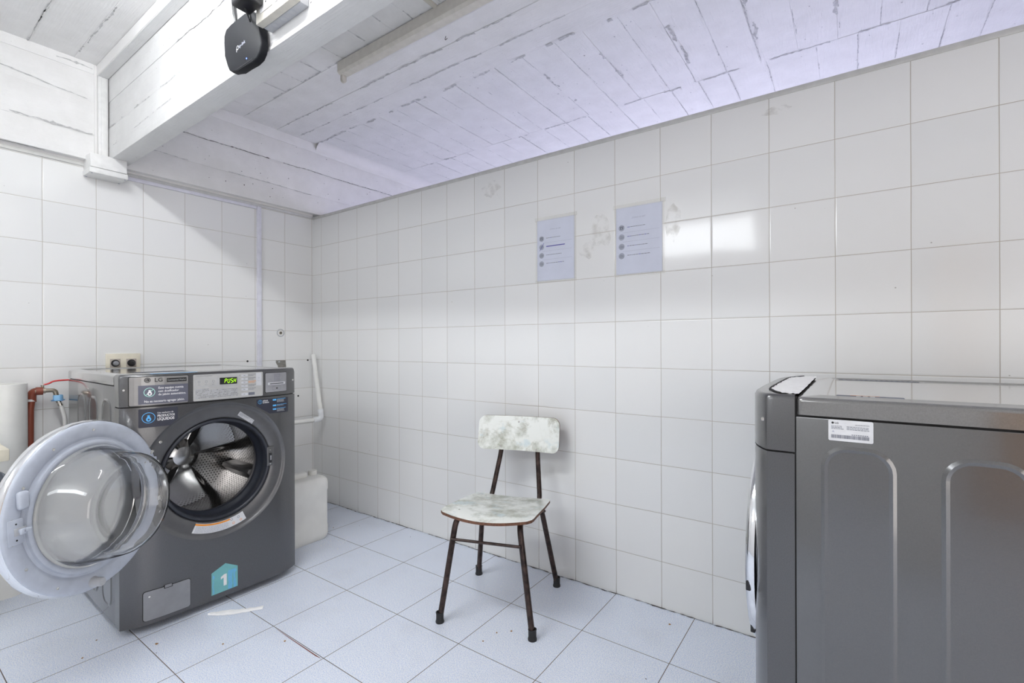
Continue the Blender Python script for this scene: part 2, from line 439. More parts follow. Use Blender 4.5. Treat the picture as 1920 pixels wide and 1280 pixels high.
t.build('window_frame', wd_)
t = MB(); t.box((XR, YB-.12, 0), (XR+.12, -3.25, 2.7), M['plaster']); t.box((XR, -1.15, 0), (XR+.12, 3.3, 2.7), M['plaster']); t.box((XR, -3.25, 2.1), (XR+.12, -1.15, 2.7), M['plaster'])
struct(t.build('wall_near'))
t = MB(); t.box((XR-.02, -3.29, 0), (XR+.14, -3.23, 2.14), M['wood'], .003); t.box((XR-.02, -1.17, 0), (XR+.14, -1.11, 2.14), M['wood'], .003); t.box((XR-.02, -3.29, 2.08), (XR+.14, -1.11, 2.14), M['wood'], .003)
struct(t.build('added_doorway'))  # unseen frame, added around the opening for the fill light
struct(MB().box((-.12, 3.2, 0), (XR, 3.32, 2.7), M['plaster']).build('wall_neighbour'))
# metal strips closing the top of the tiles
struct(MB().box((0, -.004, 1.9885), (XR, .104, 2.0075), M['trim'], .0015).build('trim_1'))
t = MB(); t.box((-.02, YB, 1.996), (.005, -.004, 2.014), M['trim'], .001); t.box((-.1, YB, 1.996), (.002, .0, 2.03), M['plaster'])
struct(t.build('trim_2'))
# grime-filled joint line along the floor
def ribbon(mb, pts, w, m, fn, step=.012, jit=.6, dash=0., rnd=random):
    """irregular strip along a polyline (u,v); broken where dash says so"""
    for (a, b) in zip(pts[:-1], pts[1:]):
        L = math.hypot(b[0]-a[0], b[1]-a[1]); n = max(2, int(L/step)); nx, ny = -(b[1]-a[1])/L, (b[0]-a[0])/L
        drift = 0; on = True; run = 0; prev = None
        for k in range(n+1):
            t = k/n; drift = drift*.85+rnd.uniform(-1, 1)*w*.5
            if run <= 0:
                on = rnd.random() > dash; run = rnd.randint(2, 10)
            run -= 1
            hw = w*.40*(1+rnd.uniform(-jit, jit*1.6)); 
            if rnd.random() < .05: hw *= 2.0
            u, v = a[0]+(b[0]-a[0])*t+nx*drift, a[1]+(b[1]-a[1])*t+ny*drift
            cur = (fn(u+nx*hw, v+ny*hw), fn(u-nx*hw, v-ny*hw))
            if prev and on: mb.add([prev[0], prev[1], cur[1], cur[0]], [(0, 1, 2, 3)], m)
            prev = cur if on else None
jt = MB(); ribbon(jt, [(0.01, -.0025), (3.6, -.0025)], .005, M['crack'], lambda u, v: (u, v, .0012), jit=.8)
struct(jt.build('floor_joint_line'))

# perimeter beam over the left wall
pb = MB()
for (z0, z1, dx) in ((ZT, 2.155, 0), (2.155, 2.318, .0015), (2.318, 2.46, -.001), (2.46, 2.56, .002)):
    pb.box((-.2, YB, z0), (XF+dx, 3.25, z1), M['conc_y'], .0012)
fx = lambda u, v: (XF+.0032, u, v)
ribbon(pb, [(-1.085, 2.31), (-.13, 2.318), (.69, 2.33)], .0028, M['crack'], fx, dash=.06)
ribbon(pb, [(-1.05, 2.165), (-.55, 2.157), (.1, 2.15)], .003, M['seam'], fx, dash=.35)
ribbon(pb, [(-1.9, 2.40), (-1.25, 2.325)], .003, M['seam'], fx, dash=.1)
ribbon(pb, [(-1.9, 2.17), (-1.23, 2.155)], .006, M['seam'], fx, dash=.2)
ribbon(pb, [(-1.9, 2.475), (-1.23, 2.485)], .005, M['seam'], fx, dash=.3)
for k in range(60):
    y = random.uniform(-1.0, .8); z = random.uniform(2.06, 2.5); r = random.uniform(.001, .0035)
    pb.flat([(y+r*random.uniform(.5, 1.6)*math.cos(a*PI/3), z+r*random.uniform(.5, 1.6)*math.sin(a*PI/3)) for a in range(6)], M['crack'] if k % 3 else M['seam'], fx)
struct(pb.build('wall_beam_left'))
# jagged gap beneath the beam, left end
gp = MB(); ribbon(gp, [(XF-.016, -2.1), (XF-.014, -1.27)], .004, M['crack'], lambda u, v: (u, v, ZT-.0008), jit=.9, dash=.45)
struct(gp.build('trim_3'))
# added cove by the perimeter beam, curved to catch light as a bright strip
cv = MB(); n = 8; R0 = .075
vs = []; 
for k in range(n+1):
    a = PI/2*k/n
    for y in (.0, 3.2): vs.append((XF+R0*(1-math.sin(a)), y, ZC-R0*(1-math.cos(a))))
cv.add(vs, [(2*k, 2*k+1, 2*k+3, 2*k+2) for k in range(n)], M['plaster'], True)
struct(cv.build('light_cove'))

# ceiling of cast boards
ce = MB()
def boards_x(xs, y0, y1, z, m):      # boards side by side in x, running along y
    for a, b in zip(xs[:-1], xs[1:]):
        dz = random.uniform(-.0015, .0015); ce.box((a, y0, z+dz), (b, y1, z+.1), m, .0012, 1)
def boards_y(ys, x0, x1, z, m):
    for a, b in zip(ys[:-1], ys[1:]):
        dz = random.uniform(-.0015, .0015); ce.box((x0, a, z+dz), (x1, b, z+.1), m, .0012, 1)
xs1 = [-.1, .235, .397, .56, .72, .885, 1.05, 1.215, 1.36, 1.47, 1.64, 1.81, 2.0, 2.145, 2.315, 2.46, 2.62, 2.775, 2.942, 3.103, 3.26, 3.42, 3.58, 3.74, 3.9, 4.06, 4.22, 4.4, 4.6, 4.8, 5.0, 5.2, 5.4]
xs2 = [-.1, .31, .48, .64, .80, .97, 1.13, 1.29, 1.48, 1.64, 1.80, 2.0, 2.16, 2.32, 2.47, 2.62, 2.80, 3.016, 3.18, 3.335, 3.50, 3.645, 3.8, 3.97, 4.13, 4.3, 4.5, 4.7, 4.9, 5.1, 5.4]
xs3 = [-.1, .2, .37, .54, .71, .88, 1.075, 1.283, 1.45, 1.58, 1.75, 1.92, 2.1, 2.28, 2.45, 2.62, 2.8, 3.0, 3.2, 3.5, 3.8, 4.1, 4.4, 4.7, 5.0, 5.4]
boards_x(xs1, .0, .76, ZC, M['conc_y']); boards_x(xs2, .76, 3.2, ZC, M['conc_y'])
boards_y([-.50, -.283, -.142, 0.0], -.1, XR, ZC-.006, M['conc_x'])
boards_x(xs3, -1.09, -.50, ZC-.004, M['conc_y'])
boards_y([YB, -3.4, -3.0, -2.6, -2.2, -1.9, -1.62, -1.46, -1.30, -1.16], -.1, XR, 2.51, M['conc_x'])
fz = lambda z: (lambda u, v: (u, v, z))
F1 = fz(ZC-.0022); F2 = fz(ZC-.0082); F3 = fz(ZC-.0062); F4 = fz(2.5078)
for x in xs1[1:-3]: ribbon(ce, [(x, .01), (x+random.uniform(-.01, .01), .75)], .0028, M['seam'], F1, dash=.35)
for x in xs2[1:-3]: ribbon(ce, [(x, .77), (x, 1.5)], .003, M['seam'], F1, dash=.3)
for x in (1.82, 2.15, 2.47, 2.79, 3.1): ribbon(ce, [(x, .2), (x+.01, .55)], .010, M['seam'], F1, dash=.35, jit=.9)
ribbon(ce, [(.3, .762), (4.2, .757)], .008, M['seam'], F1, dash=.45, jit=.9)
ribbon(ce, [(.1, -.004), (3.4, -.004)], .010, M['seam'], F2, dash=.30, jit=.9)
ribbon(ce, [(.1, -.142), (3.4, -.145)], .006, M['seam'], F2, dash=.4, jit=.9)
ribbon(ce, [(.1, -.285), (3.4, -.280)], .007, M['seam'], F2, dash=.4, jit=.9)
ribbon(ce, [(.1, -.505), (3.4, -.505)], .006, M['seam'], F2, dash=.5, jit=.9)
for x in xs3[2:-6]: ribbon(ce, [(x, -1.05), (x+.005, -.51)], .004, M['seam'], F3, dash=.35, jit=.9)
ribbon(ce, [(.04, -1.458), (2.2, -1.47)], .006, M['plaster'], F4, dash=.25, jit=.9); ribbon(ce, [(.04, -1.463), (2.2, -1.475)], .003, M['seam'], F4, dash=.4, jit=.9)
ribbon(ce, [(.04, -1.298), (2.2, -1.31)], .005, M['seam'], F4, dash=.3, jit=.9); ribbon(ce, [(.61, -1.31), (.61, -1.21)], .005, M['plaster'], F4)
ribbon(ce, [(.60, -1.62), (.605, -1.46)], .005, M['plaster'], F4)
for k in range(170):
    x = random.uniform(.3, 3.6); y = random.uniform(-.1, 1.1); r = random.uniform(.0012, .005)
    ce.flat([(x+r*random.uniform(.4, 1.5)*math.cos(a*PI/3), y+r*random.uniform(.4, 1.5)*math.sin(a*PI/3)) for a in range(6)], M['seam'], F2 if y < 0 else F1)
struct(ce.build('ceiling'))

# main beam crossing the room
bmn = MB()
prof_y = [-1.170, -1.084]
nseg = 60
for (z0, z1, oy) in ((2.04, 2.2, 0), (2.2, 2.335, .002), (2.335, 2.56, .0005)):
    bmn.box((XF, -1.170+oy, z0), (XR, -1.084, z1), M['beam'], .002, 2)
# chipped lower arrises
fy = lambda u, v: (u, -1.1712, v)
ribbon(bmn, [(XF+.02, 2.205), (1.3, 2.2)], .0035, M['seam'], fy, dash=.35, jit=.9)
ribbon(bmn, [(.9, 2.335), (2.1, 2.337)], .007, M['seam'], fy, dash=.35, jit=.9)
ribbon(bmn, [(XF+.02, 2.10), (.9, 2.12)], .002, M['seam'], fy, dash=.55, jit=.9)
for k in range(50):
    x = random.uniform(.1, 2.3); z = random.uniform(2.06, 2.42); r = random.uniform(.001, .003)
    bmn.flat([(x+r*random.uniform(.4, 1.5)*math.cos(a*PI/3), z+r*random.uniform(.4, 1.5)*math.sin(a*PI/3)) for a in range(6)], M['crack'] if k % 4 == 0 else M['seam'], fy)
bmn.box((XF-.001, -1.174, 2.19), (XF+.007, -1.165, 2.26), M['crack'])
bmn.box((XF-.001, -1.174, 2.06), (XF+.004, -1.165, 2.10), M['crack'])
bmn.box((XF-.001, -1.1725, 2.26), (XF+.003, -1.165, 2.45), M['crack'])
struct(bmn.build('ceiling_beam'))
# wooden lath along the top of the beam
t = MB(); t.box((XF, -1.215, 2.455), (XR, -1.169, 2.508), M['plaster'], .003)
t.box((XF+.01, -1.212, 2.452), (XR, -1.172, 2.456), M['beam'])
struct(t.build('trim_5'))

# wooden door in the back wall, out of view but mirrored in glossy surfaces
dr = bpy.data.objects.new('door_1', None); COL.objects.link(dr); dr.location = (3.95, YB, 0); struct(dr)
MB().box((-.18, .0, 0), (.18, .04, 2.0), M['wood'], .004).build('door_leaf', dr)

# ------------------------------------------------------------------ ceiling fixtures
def batten(name, label, x0, x1, y, z, lit):
    r = thing(name, label, 'ceiling lamp', (x0, y, z))
    L = x1-x0
    b = MB(); b.prism([(-.030, .058), (-.030, .010), (-.018, 0), (.018, 0), (.030, .010), (.030, .058)], 0, L, M['beige'], 'X')
    b.build('housing', r)
    rf = MB(); rf.add([(0.01, .0295, .012), (L-.01, .0295, .012), (L-.01, .062, .035), (0.01, .062, .035), (0.01, .0295, .016), (L-.01, .0295, .016), (L-.01, .06, .037), (0.01, .06, .037)],
           [(0, 1, 2, 3), (4, 7, 6, 5), (0, 3, 7, 4), (1, 5, 6, 2), (3, 2, 6, 7)], M['silver']); rf.build('reflector', r)
    for s, xx in ((0, .0), (1, L)):
        sk = MB(); d = -1 if s else 1
        pr_ = [(-.013, .002), (-.013, -.022)]+[(.013*math.sin(-PI/2+PI*k/10), -.022-.013*math.cos(-PI/2+PI*k/10)) for k in range(1, 10)]+[(.013, -.022), (.013, .002)]
        sk.prism(pr_, xx, xx+.016*d, M['beige'], 'X', .001)
        so = sk.build('lamp_holder', r)
        q = MB(); xo = xx-.0008*d
        q.lathe([(.0065, 0), (.0095, 0), (.0095, -.001*d), (.0065, -.001*d)], M['black'], 24, Matrix.Translation((xo, 0, -.022)), axis='X')
        q.lathe([(.0, -.0003*d), (.004, -.0003*d), (.004, -.002*d), (0, -.002*d)], M['steel'], 16, Matrix.Translation((xo, 0, -.022)), axis='X')
        q.build('contact', so)
    if lit:
        MB().tube([(.016, 0, -.022), (L-.016, 0, -.022)], .018, M['tube'], 20).build('fluorescent_tube', r)
    return r
batten('batten_lamp', 'unlit batten lamp without its tube, on the ceiling beyond the beam', 1.035, 2.255, -.480, 2.463, False)
batten('batten_lamp', 'lit fluorescent batten lamp on the ceiling before the beam', 1.10, 2.30, -1.79, 2.45, True).rotation_euler.z = .075
c = MB(); c.box((1.71, -1.05, 2.515), (1.73, -.505, 2.527), M['beige'], .002); tag(c.build('cable_duct'), 'thin beige cable duct running across the ceiling to the unlit lamp', 'cable duct')
# small stray hook / wire on the ceiling
h = MB(); h.tube([(1.62, -.34, 2.522), (1.62, -.345, 2.505), (1.628, -.35, 2.497), (1.637, -.347, 2.503)], .0015, M['crack'], 6)
tag(h.build('wire_hook'), 'small dark wire hook hanging from the ceiling past the unlit lamp', 'hook')

# vertical trunking in the corner beside the beam
v = MB(); v.box((XF, -1.212, 2.04), (XF+.022, -1.172, 2.452), M['wplastic'], .002); v.box((XF+.018, -1.2, 2.042), (XF+.026, -1.176, 2.45), M['wplastic'], .002)
v.box((XF, -1.224, 2.04), (XF+.012, -1.212, 2.505), M['plaster'], .003)
tag(v.build('cable_trunking'), 'vertical white cable trunking in the corner beside the beam', 'cable trunking')
# junction box
jb = thing('junction_box', 'white junction box under the beam where it meets the tiled wall', 'junction box', (0.0, -1.1825, 1.945))
MB().box((.0, -.0735, .030), (.112, .0735, .098), M['wplastic'], .004).build('housing', jb)
l = MB(); l.box((.0, -.0775, .0), (.117, .0775, .028), M['wplastic'], .006)
for sx in (.012, .105):
    for sy in (-.066, .066): l.lathe([(0, -.0015), (.004, -.0015), (.004, .002)], M['inkl'], 12, Matrix.Translation((sx, sy, 0)))
l.build('lid', jb)

# lilac-white cable ducts on the left wall
d = MB(); d.box((.0003, -1.10, 1.9755), (.012, -.400, 1.9945), M['duct'], .002)
tag(d.build('cable_duct'), 'slim lilac-white cable duct running level along the top of the left tiled wall', 'cable duct')
d = MB(); d.box((.0003, -.398, .3), (.014, -.371, 1.9945), M['duct'], .002)
tag(d.build('cable_duct'), 'slim lilac-white cable duct running straight down the left tiled wall', 'cable duct')

# router
r_out = [(1.534, 2.178), (1.438, 2.183), (1.402, 2.178), (1.387, 2.160), (1.385, 2.135), (1.395, 2.089), (1.41, 2.048), (1.422, 2.030), (1.441, 2.018), (1.486, 2.009), (1.579, 2.002), (1.610, 2.007), (1.628, 2.022), (1.636, 2.045), (1.632, 2.075), (1.620, 2.112), (1.599, 2.152), (1.578, 2.172)]
cx = sum(p[0] for p in r_out)/len(r_out); cz = sum(p[1] for p in r_out)/len(r_out)
rt = thing('wifi_router', 'black router with stub antenna mounted on the white beam', 'router', (cx, -1.1715, cz))
rl = [(p[0]-cx, p[1]-cz) for p in r_out]
MB().prism(rl, -.004, -.030, M['blackm'], 'Y', .006).build('housing', rt)
MB().prism([(x*.9, z*.9) for x, z in rl], .0, -.006, M['black'], 'Y').build('rear_cover', rt)
an = MB(); ax, az = 1.450-cx, 2.186-cz
an.tube([(ax, -.018, az-.012), (ax-.001, -.019, az+.014), (ax-.004, -.02, az+.03), (ax-.03, -.02, az+.16)], [.006, .006, .0075, .006], M['black'], 14)
an.build('antenna', rt)
lg = MB(); fr = lambda u, v: (u*math.cos(.10)-v*math.sin(.10)-.060+.04, -.0306, u*math.sin(.10)+v*math.cos(.10)-.012)
fr2 = lambda u, v: fr(u+.0, v)
lg.text('tp-link', .016, M['inkl'], lambda u, v: fr(u+.006, v), sx=1.0, bold=.01)
for th0 in (0,):
    ring_strip(lg, circle(-.003, .006, .0075, 24), circle(-.003, .006, .005, 24), M['sgrey'], fr)
lg.flat([(-.0125, -.006), (-.0095, -.006), (-.0095, .006), (-.0125, .006)], M['sgrey'], fr)
lg.build('logo', rt)
q = MB(); q.lathe([(0, -.0004), (.0022, -.0004), (.0022, .001)], M['bled'], 14, Matrix.Translation((.035, -.0302, -.062)), axis='Y'); q.build('status_light', rt)
q = MB(); q.box((-.03, -.0308, -.078), (.075, -.0298, -.0755), M['black']); q.build('vent_slot', rt)

# surface socket box on the beam and the plugged adapter
sb = thing('socket_box', 'grey surface-mounted socket box on the beam right of the router', 'socket box', (1.647, -1.170, 2.087))
MB().box((0, -.028, 0), (.205, -.0005, .10), M['inkl'] if False else M['sgrey'], .003).build('back_box', sb)
f = MB(); f.box((-.002, -.052, -.001), (.207, -.028, .102), M['cream'] if False else M['beige'], .004); fo = f.build('cover', sb)
g = MB()
for i in range(2):
    g.box((.028+i*.085, -.0545, .022), (.098+i*.085, -.0515, .095), M['wplastic'], .001)
    for dx, dz in ((.0, .0), (-.008, .02), (.008, .02)): g.lathe([(0, -.0551), (.003, -.0551), (.003, -.053)], M['black'], 10, Matrix.Translation((.063+i*.085+dx, 0, .045+dz)), axis='Y')
g.build('socket', sb)
for i in range(3): k = MB(); k.lathe([(.0115, -.0004), (.0120, -.0007), (.0124, -.0004)], M['inkl'], 28, Matrix.Translation((.045+i*.05, -.015, -.0))); k.build('knockout', sb)
pa = thing('power_adapter', 'black power adapter plugged into the socket box above the router', 'power adapter', (1.665, -1.2545, 2.165))
MB().box((-.045, -.03, -.045), (.035, .028, .05), M['black'], .008, 3).build('housing', pa)
q = MB(); q.tube([(-.02, 0, -.043), (-.035, .02, -.058), (-.06, .035, -.05), (-.09, .05, -.02), (-.1, .055, .02)], .0025, M['black'], 8); q.build('cable', pa)

# papers on the right wall
def paper(x0, x1, z0, z1, label, crossed):
    t = thing('notice_sheet', label, 'notice', ((x0+x1)/2, 0, (z0+z1)/2), group=None)
    w2, h2 = (x1-x0)/2, (z1-z0)/2
    fn = lambda d: (lambda u, v: (u, -.0022-d, v))
    s = MB(); s.box((-w2, -.0021, -h2), (w2, -.0008, h2), M['paper'])
    ys = [.075, .022, -.028, -.078] if True else []
    for i, zc in enumerate([.057, .017, -.024, -.064]):
        s.flat(circle(-w2+.026, zc, .0135, 28), M['inkl'], fn(.0001))
        if i == 0: s.flat([(-w2+.019, zc-.006), (-w2+.033, zc-.006), (-w2+.033, zc+.003), (-w2+.019, zc+.003)], M['ink'], fn(.0003)); s.flat([(-w2+.017, zc+.004), (-w2+.035, zc+.004), (-w2+.035, zc+.007), (-w2+.017, zc+.007)], M['ink'], fn(.0003)); s.flat(circle(-w2+.026, zc-.0015, .003, 12), M['inkl'], fn(.0005))
        else:
            ring_strip(s, circle(-w2+.023, zc, .0055, 16), circle(-w2+.023, zc, .004, 16), M['ink'], fn(.0003))
            ring_strip(s, circle(-w2+.031, zc-.001, .004, 16), circle(-w2+.031, zc-.001, .0028, 16), M['ink'], fn(.0003))
        x = -w2+.052; rr = random.Random(i+int(x0*10)); 
        m_ = M['inkb'] if (crossed and i == 1) else M['ink']
        end = (.075, .095, .085, .092)[i]+(-w2+.052) if not crossed else (.075, .1, .085, .095)[i]-w2+.052
        while x < end:
            wd = rr.uniform(.004, .012); hh = .0011 if not (crossed and i == 1) else .002
            s.flat([(x, zc-hh+.001), (x+wd, zc-hh+.001), (x+wd, zc+hh+.001), (x, zc+hh+.001)], m_ if rr.random() < .8 else M['inkb'], fn(.0002)); x += wd+(.002 if not (crossed and i == 1) else -.001)
        if i < 3: s.flat([(-w2+.03, zc-.0215), (w2-.012, zc-.0215), (w2-.012, zc-.0208), (-w2+.03, zc-.0208)], M['inkl'], fn(.0001))
    s.text('¿Cómo se usa?', .010, M['inkl'], lambda u, v: (u, -.0024, v+h2-.052), 'CENTER')
    if crossed: s.flat([(-w2+.014, .000), (-w2+.016, -.001), (-w2+.040, .034), (-w2+.038, .035)], M['inkb'], fn(.0006))
    s.build('sheet', t)
    tp = MB()
    for (a, b_, c_, d_) in ((-w2-.012, h2-.004, w2+.014, h2+.014), (-w2-.010, -h2-.010, w2+.010, -h2+.003), (w2-.003, -h2, w2+.009, h2), (-w2-.008, -h2, -w2+.003, h2)):
        tp.box((a, -.0027, b_), (c_, -.0022, d_), M['tape'])
    tp.build('tape', t)
    return t
def tape_glass():
    m, nt, b = new_mat('transparent_tape'); b.inputs['Base Color'].default_value = (.9, .88, .8, 1); b.inputs['Alpha'].default_value = .12; b.inputs['Roughness'].default_value = .1
    n = noise(nt, objco(nt), 60, 3); bump(nt, b, n.outputs[0], .4, .002); return m
M['tape'] = tape_glass()
paper(1.903, 2.107, 1.398, 1.692, 'printed notice sheet with a crossed-out line, left of the two on the wall', True)
paper(2.311, 2.515, 1.394, 1.684, 'printed notice sheet with four icons, right of the two on the wall', False)
# old glue marks
gl = MB(); fw = lambda u, v: (u, -.0007, v); rg = random.Random(3)
def glue_m():
    m, nt, b = new_mat('glue_residue'); b.inputs['Base Color'].default_value = (.66, .62, .52, 1); b.inputs['Roughness'].default_value = .5
    n = noise(nt, objco(nt), 26, 3); lk(nt, mapr(nt, n.outputs[0], .45, .70, 0, .30), b.inputs['Alpha']); return m
GM = glue_m()
for (x, z, rx, rz) in ((2.24, 1.60, .05, .09), (2.56, 1.60, .035, .08), (2.18, 1.52, .05, .05), (1.62, 1.9, .06, .05), (2.93, 1.94, .05, .02)):
    gl.flat([(x+rx*rg.uniform(.6, 1.2)*math.cos(a*PI/8), z+rz*rg.uniform(.6, 1.2)*math.sin(a*PI/8)) for a in range(16)], GM, fw)
tag(gl.build('glue_residue'), 'brownish glue and tape residue patches on the tiles around the notices', 'residue'); bpy.data.objects['glue_residue']['kind'] = 'stuff'

# ------------------------------------------------------------------ laundry machines
HW = .340; BD = .77; HT = .984
def bow(y): return .043*(1-min(1., abs(y/HW))**6)
def onf(off=0.): return lambda u, v: (bow(u)+off, u, v)
CUTS = [-.33, -.32, -.31, -.30, -.28, -.26, -.24, -.21, -.18, -.12, 0, .12, .18, .21, .24, .26, .28, .30, .31, .32, .33]
OY, OZ = -.0, .568
def plate(mb, poly, t0, t1, m):
    """bowed plate on the machine front: poly (y,z), from offset t0 to t1"""
    mb.flat(poly, m, onf(t1), CUTS)
    # dense rim
    pts = []
    n = len(poly)
    for i in range(n):
        a, b = poly[i], poly[(i+1) % n]; k = max(1, int(abs(b[0]-a[0])/.02))
        for j in range(k): pts.append((a[0]+(b[0]-a[0])*j/k, a[1]+(b[1]-a[1])*j/k))
    n = len(pts); vs = [onf(t0)(*p) for p in pts]+[onf(t1)(*p) for p in pts]
    mb.add(vs, [(i, (i+1) % n, n+(i+1) % n, n+i) for i in range(n)], m)
def machine(root, is_open, oy):
    # cabinet
    cab = MB()
    for s in (-1, 1): cab.box((-BD, s*(HW-.002), .025), (-.055, s*(HW-.010), .9385), M['side'], .002)
    cab.box((-BD, -HW+.002, .025), (-BD+.008, HW-.002, .935), M['side'], .002); cab.box((-BD, -HW+.004, .027), (-.055, HW-.004, .04), M['side'])
    for s in (-1, 1):
        for (xa, xb) in ((-.223, -.100), (-.410, -.287), (-.600, -.477)):
            o = rrect(xa, .075, xb, .885, .045, 6); i1 = rrect(xa+.006, .081, xb-.006, .879, .040, 6); i2 = rrect(xa+.012, .087, xb-.012, .873, .034, 6)
            yy = s*(HW-.002)
            ring_strip(cab, [(p[0], p[1]) for p in o], i1, M['side'], lambda u, v: (u, yy+s*(.0001 if (u, v) in o else .0035), v), True)
            ring_strip(cab, i1, i2, M['side'], lambda u, v: (u, yy+s*(.0035 if (u, v) in i1 else .0015), v), True)
            cab.add([(p[0], yy+s*.0015, p[1]) for p in i2], [list(range(len(i2)))], M['side'])
    cab.build('cabinet', root)
    # lid with sunken glossy top
    lid = MB(); bm = bmesh.new()
    vs = []; fs = []; L0 = rrect(-BD-.002, -HW-.001, -.056, HW+.001, .012, 4); ct = ((-BD-.058)/2, 0)
    LAY = [(.943, 0), (.970, 0), (.9745, .0008), (.9775, .003), (.9795, .0062), (HT-.0038, .010)]
    for z_, ins in LAY: vs += [(ct[0]+(p[0]-ct[0])*(1-ins*(.28 if p[0] > -.2 else 1)/.357), p[1]*(1-ins/.341), z_) for p in L0]
    n0 = len(L0)
    for i_ in range(len(LAY)-1):
        for j_ in range(n0): k_ = (j_+1) % n0; fs.append((i_*n0+j_, i_*n0+k_, (i_+1)*n0+k_, (i_+1)*n0+j_))
    lid.add(vs, fs, M['lid'], True); lid.add([vs[j_] for j_ in range(n0)], [list(range(n0))[::-1]], M['lid'])
    # raised rounded rim, lower middle
    o0 = rrect(-BD+.007, -HW+.009, -.0585, HW-.009, .010); o1 = rrect(-BD+.03, -HW+.030, -.095, HW-.030, .012); o2 = rrect(-BD+.038, -HW+.038, -.112, HW-.038, .012)
    ring_strip(lid, o0, o1, M['lid'], lambda u, v: (u, v, HT-.0038 if (u, v) in o0 else HT), True)
    ring_strip(lid, o1, o2, M['lid'], lambda u, v: (u, v, HT if (u, v) in o1 else HT-.0034), True)
    lid.add([(p[0], p[1], HT-.0034) for p in o2], [list(range(len(o2)))], M['lid'])
    lid.build('lid', root)
    g = MB(); g.box((-BD+.01, -HW+.006, .934), (-.057, HW-.006, .944), M["gap"]); 
    for s in (-1, 1): g.box((-.0565, s*(HW-.003), .03), (-.050, s*(HW-.03), .98), M['gap'])
    g.box((-.056, -HW+.004, .93), (-.0545, HW-.004, .970), M['gap'])
    g.build('seam', root)
    # front panel: polar grid around the porthole
    fp = MB(); K = 128; z0, z1 = .028, .8585; RH = .284
    angs = sorted(set([2*PI*k/K for k in range(K)]+[math.atan2(z-OZ, y-oy) % (2*PI) for y in (-HW, HW) for z in (z0, z1)]))
    def edge(a):
        c, s = math.cos(a), math.sin(a); t = 9
        if c > 1e-9: t = min(t, (HW-oy)/c)
        if c < -1e-9: t = min(t, (-HW-oy)/c)
        if s > 1e-9: t = min(t, (z1-OZ)/s)
        if s < -1e-9: t = min(t, (z0-OZ)/s)
        return t
    rings = []
    R1 = .2835
    for j in range(11):
        f = (j/10.)
        rings.append([(oy+math.cos(a)*(R1+(edge(a)-R1)*f), OZ+math.sin(a)*(R1+(edge(a)-R1)*f)) for a in angs])
    n = len(angs); vs = []; fs = []
    for rg_ in rings: vs += [onf()(*p) for p in rg_]
    for j in range(10):
        for i in range(n): k = (i+1) % n; fs.append((j*n+i, j*n+k, (j+1)*n+k, (j+1)*n+i))
    b0 = len(vs)  # sides going back
    for p in rings[-1]: vs.append((-.0530, p[0], p[1]))
    for i in range(n): k = (i+1) % n; fs.append((10*n+i, 10*n+k, b0+k, b0+i))
    fp.add(vs, fs, M['washer'], True)
    fp.build('front_panel', root, auto=50)
    # recessed bezel
    bz = MB(); prof = [(.2840, .0), (.2815, -.0005), (.276, -.009), (.270, -.013), (.262, -.0135), (.222, -.017), (.214, -.024), (.212, -.05)]
    vs = []; fs = []; K2 = 96
    for k in range(K2):
        a = 2*PI*k/K2
        for r, h in prof:
            y = oy+r*math.cos(a); z = OZ+r*math.sin(a); vs.append(((bow(y) if r > .27 else min(bow(y), .0415) if False else bow(y))+h, y, z))
    npf = len(prof)
    for k in range(K2):
        q = (k+1) % K2
        for i in range(npf-1): fs.append((k*npf+i, q*npf+i, q*npf+i+1, k*npf+i+1))
    bz.add(vs, fs, M['bezel'], True); bo = bz.build('bezel', root, auto=60)
    # fascia
    fa = MB(); NY = 40; prof = []
    ys = [-HW+2*HW*i/NY for i in range(NY+1)]
    ys = sorted(set(ys+[-HW+.003, HW-.003, -HW+.008, HW-.008]))
    cs = [(-.0535, .8625), (0.0, .8625), (0.0, HT-.010), (-.003, HT-.004), (-.008, HT-.0005), (-.014, HT), (-.0535, HT)]
    vs = []; fs = []
    for y in ys:
        e = min(1, (HW-abs(y))/.010); dz = -.010*(1-math.sqrt(max(0, 1-(1-e)**2)))
        for i, (x, z) in enumerate(cs):
            xx = x+bow(y) if x > -.049 else x
            vs.append((xx, y, z+(dz if z > .9 else 0)))
    nc = len(cs)
    for j in range(len(ys)-1):
        for i in range(nc-1): fs.append((j*nc+i, (j+1)*nc+i, (j+1)*nc+i+1, j*nc+i+1))
    fs.append(list(range(nc))); fs.append([(len(ys)-1)*nc+i for i in range(nc)][::-1])
    fa.add(vs, fs, M['washer'], True)
    fa.build('control_fascia', root, auto=40)
    g = MB(); g.prism([(-.05, -HW+.006), (-.004, -HW+.006)]+[(bow(y)-.006, y) for y in CUTS]+[(-.004, HW-.006), (-.05, HW-.006)], .855, .866, M['gap']); g.build('seam', root)
    for s in (-1, 1):
        q = MB(); M4 = Matrix.Translation((bow(.326)-.001, s*.3265, .926)) @ Matrix.Rotation(s*.6, 4, 'Z')
        q.lathe([(.0065, .0), (.0055, -.0005), (.0045, .0010), (.004, .0026), (0, .003)], M['steel'], 20, M4, axis='X'); q.build('screw', root)
    for sx in (-.70, -.08):
        for sy in (-.29, .29):
            q = MB(); q.lathe([(.0, 0), (.024, 0), (.024, .012), (.012, .014), (.012, .03)], M['black'], 20, Matrix.Translation((sx, sy, 0))); q.build('foot', root)
    return bo

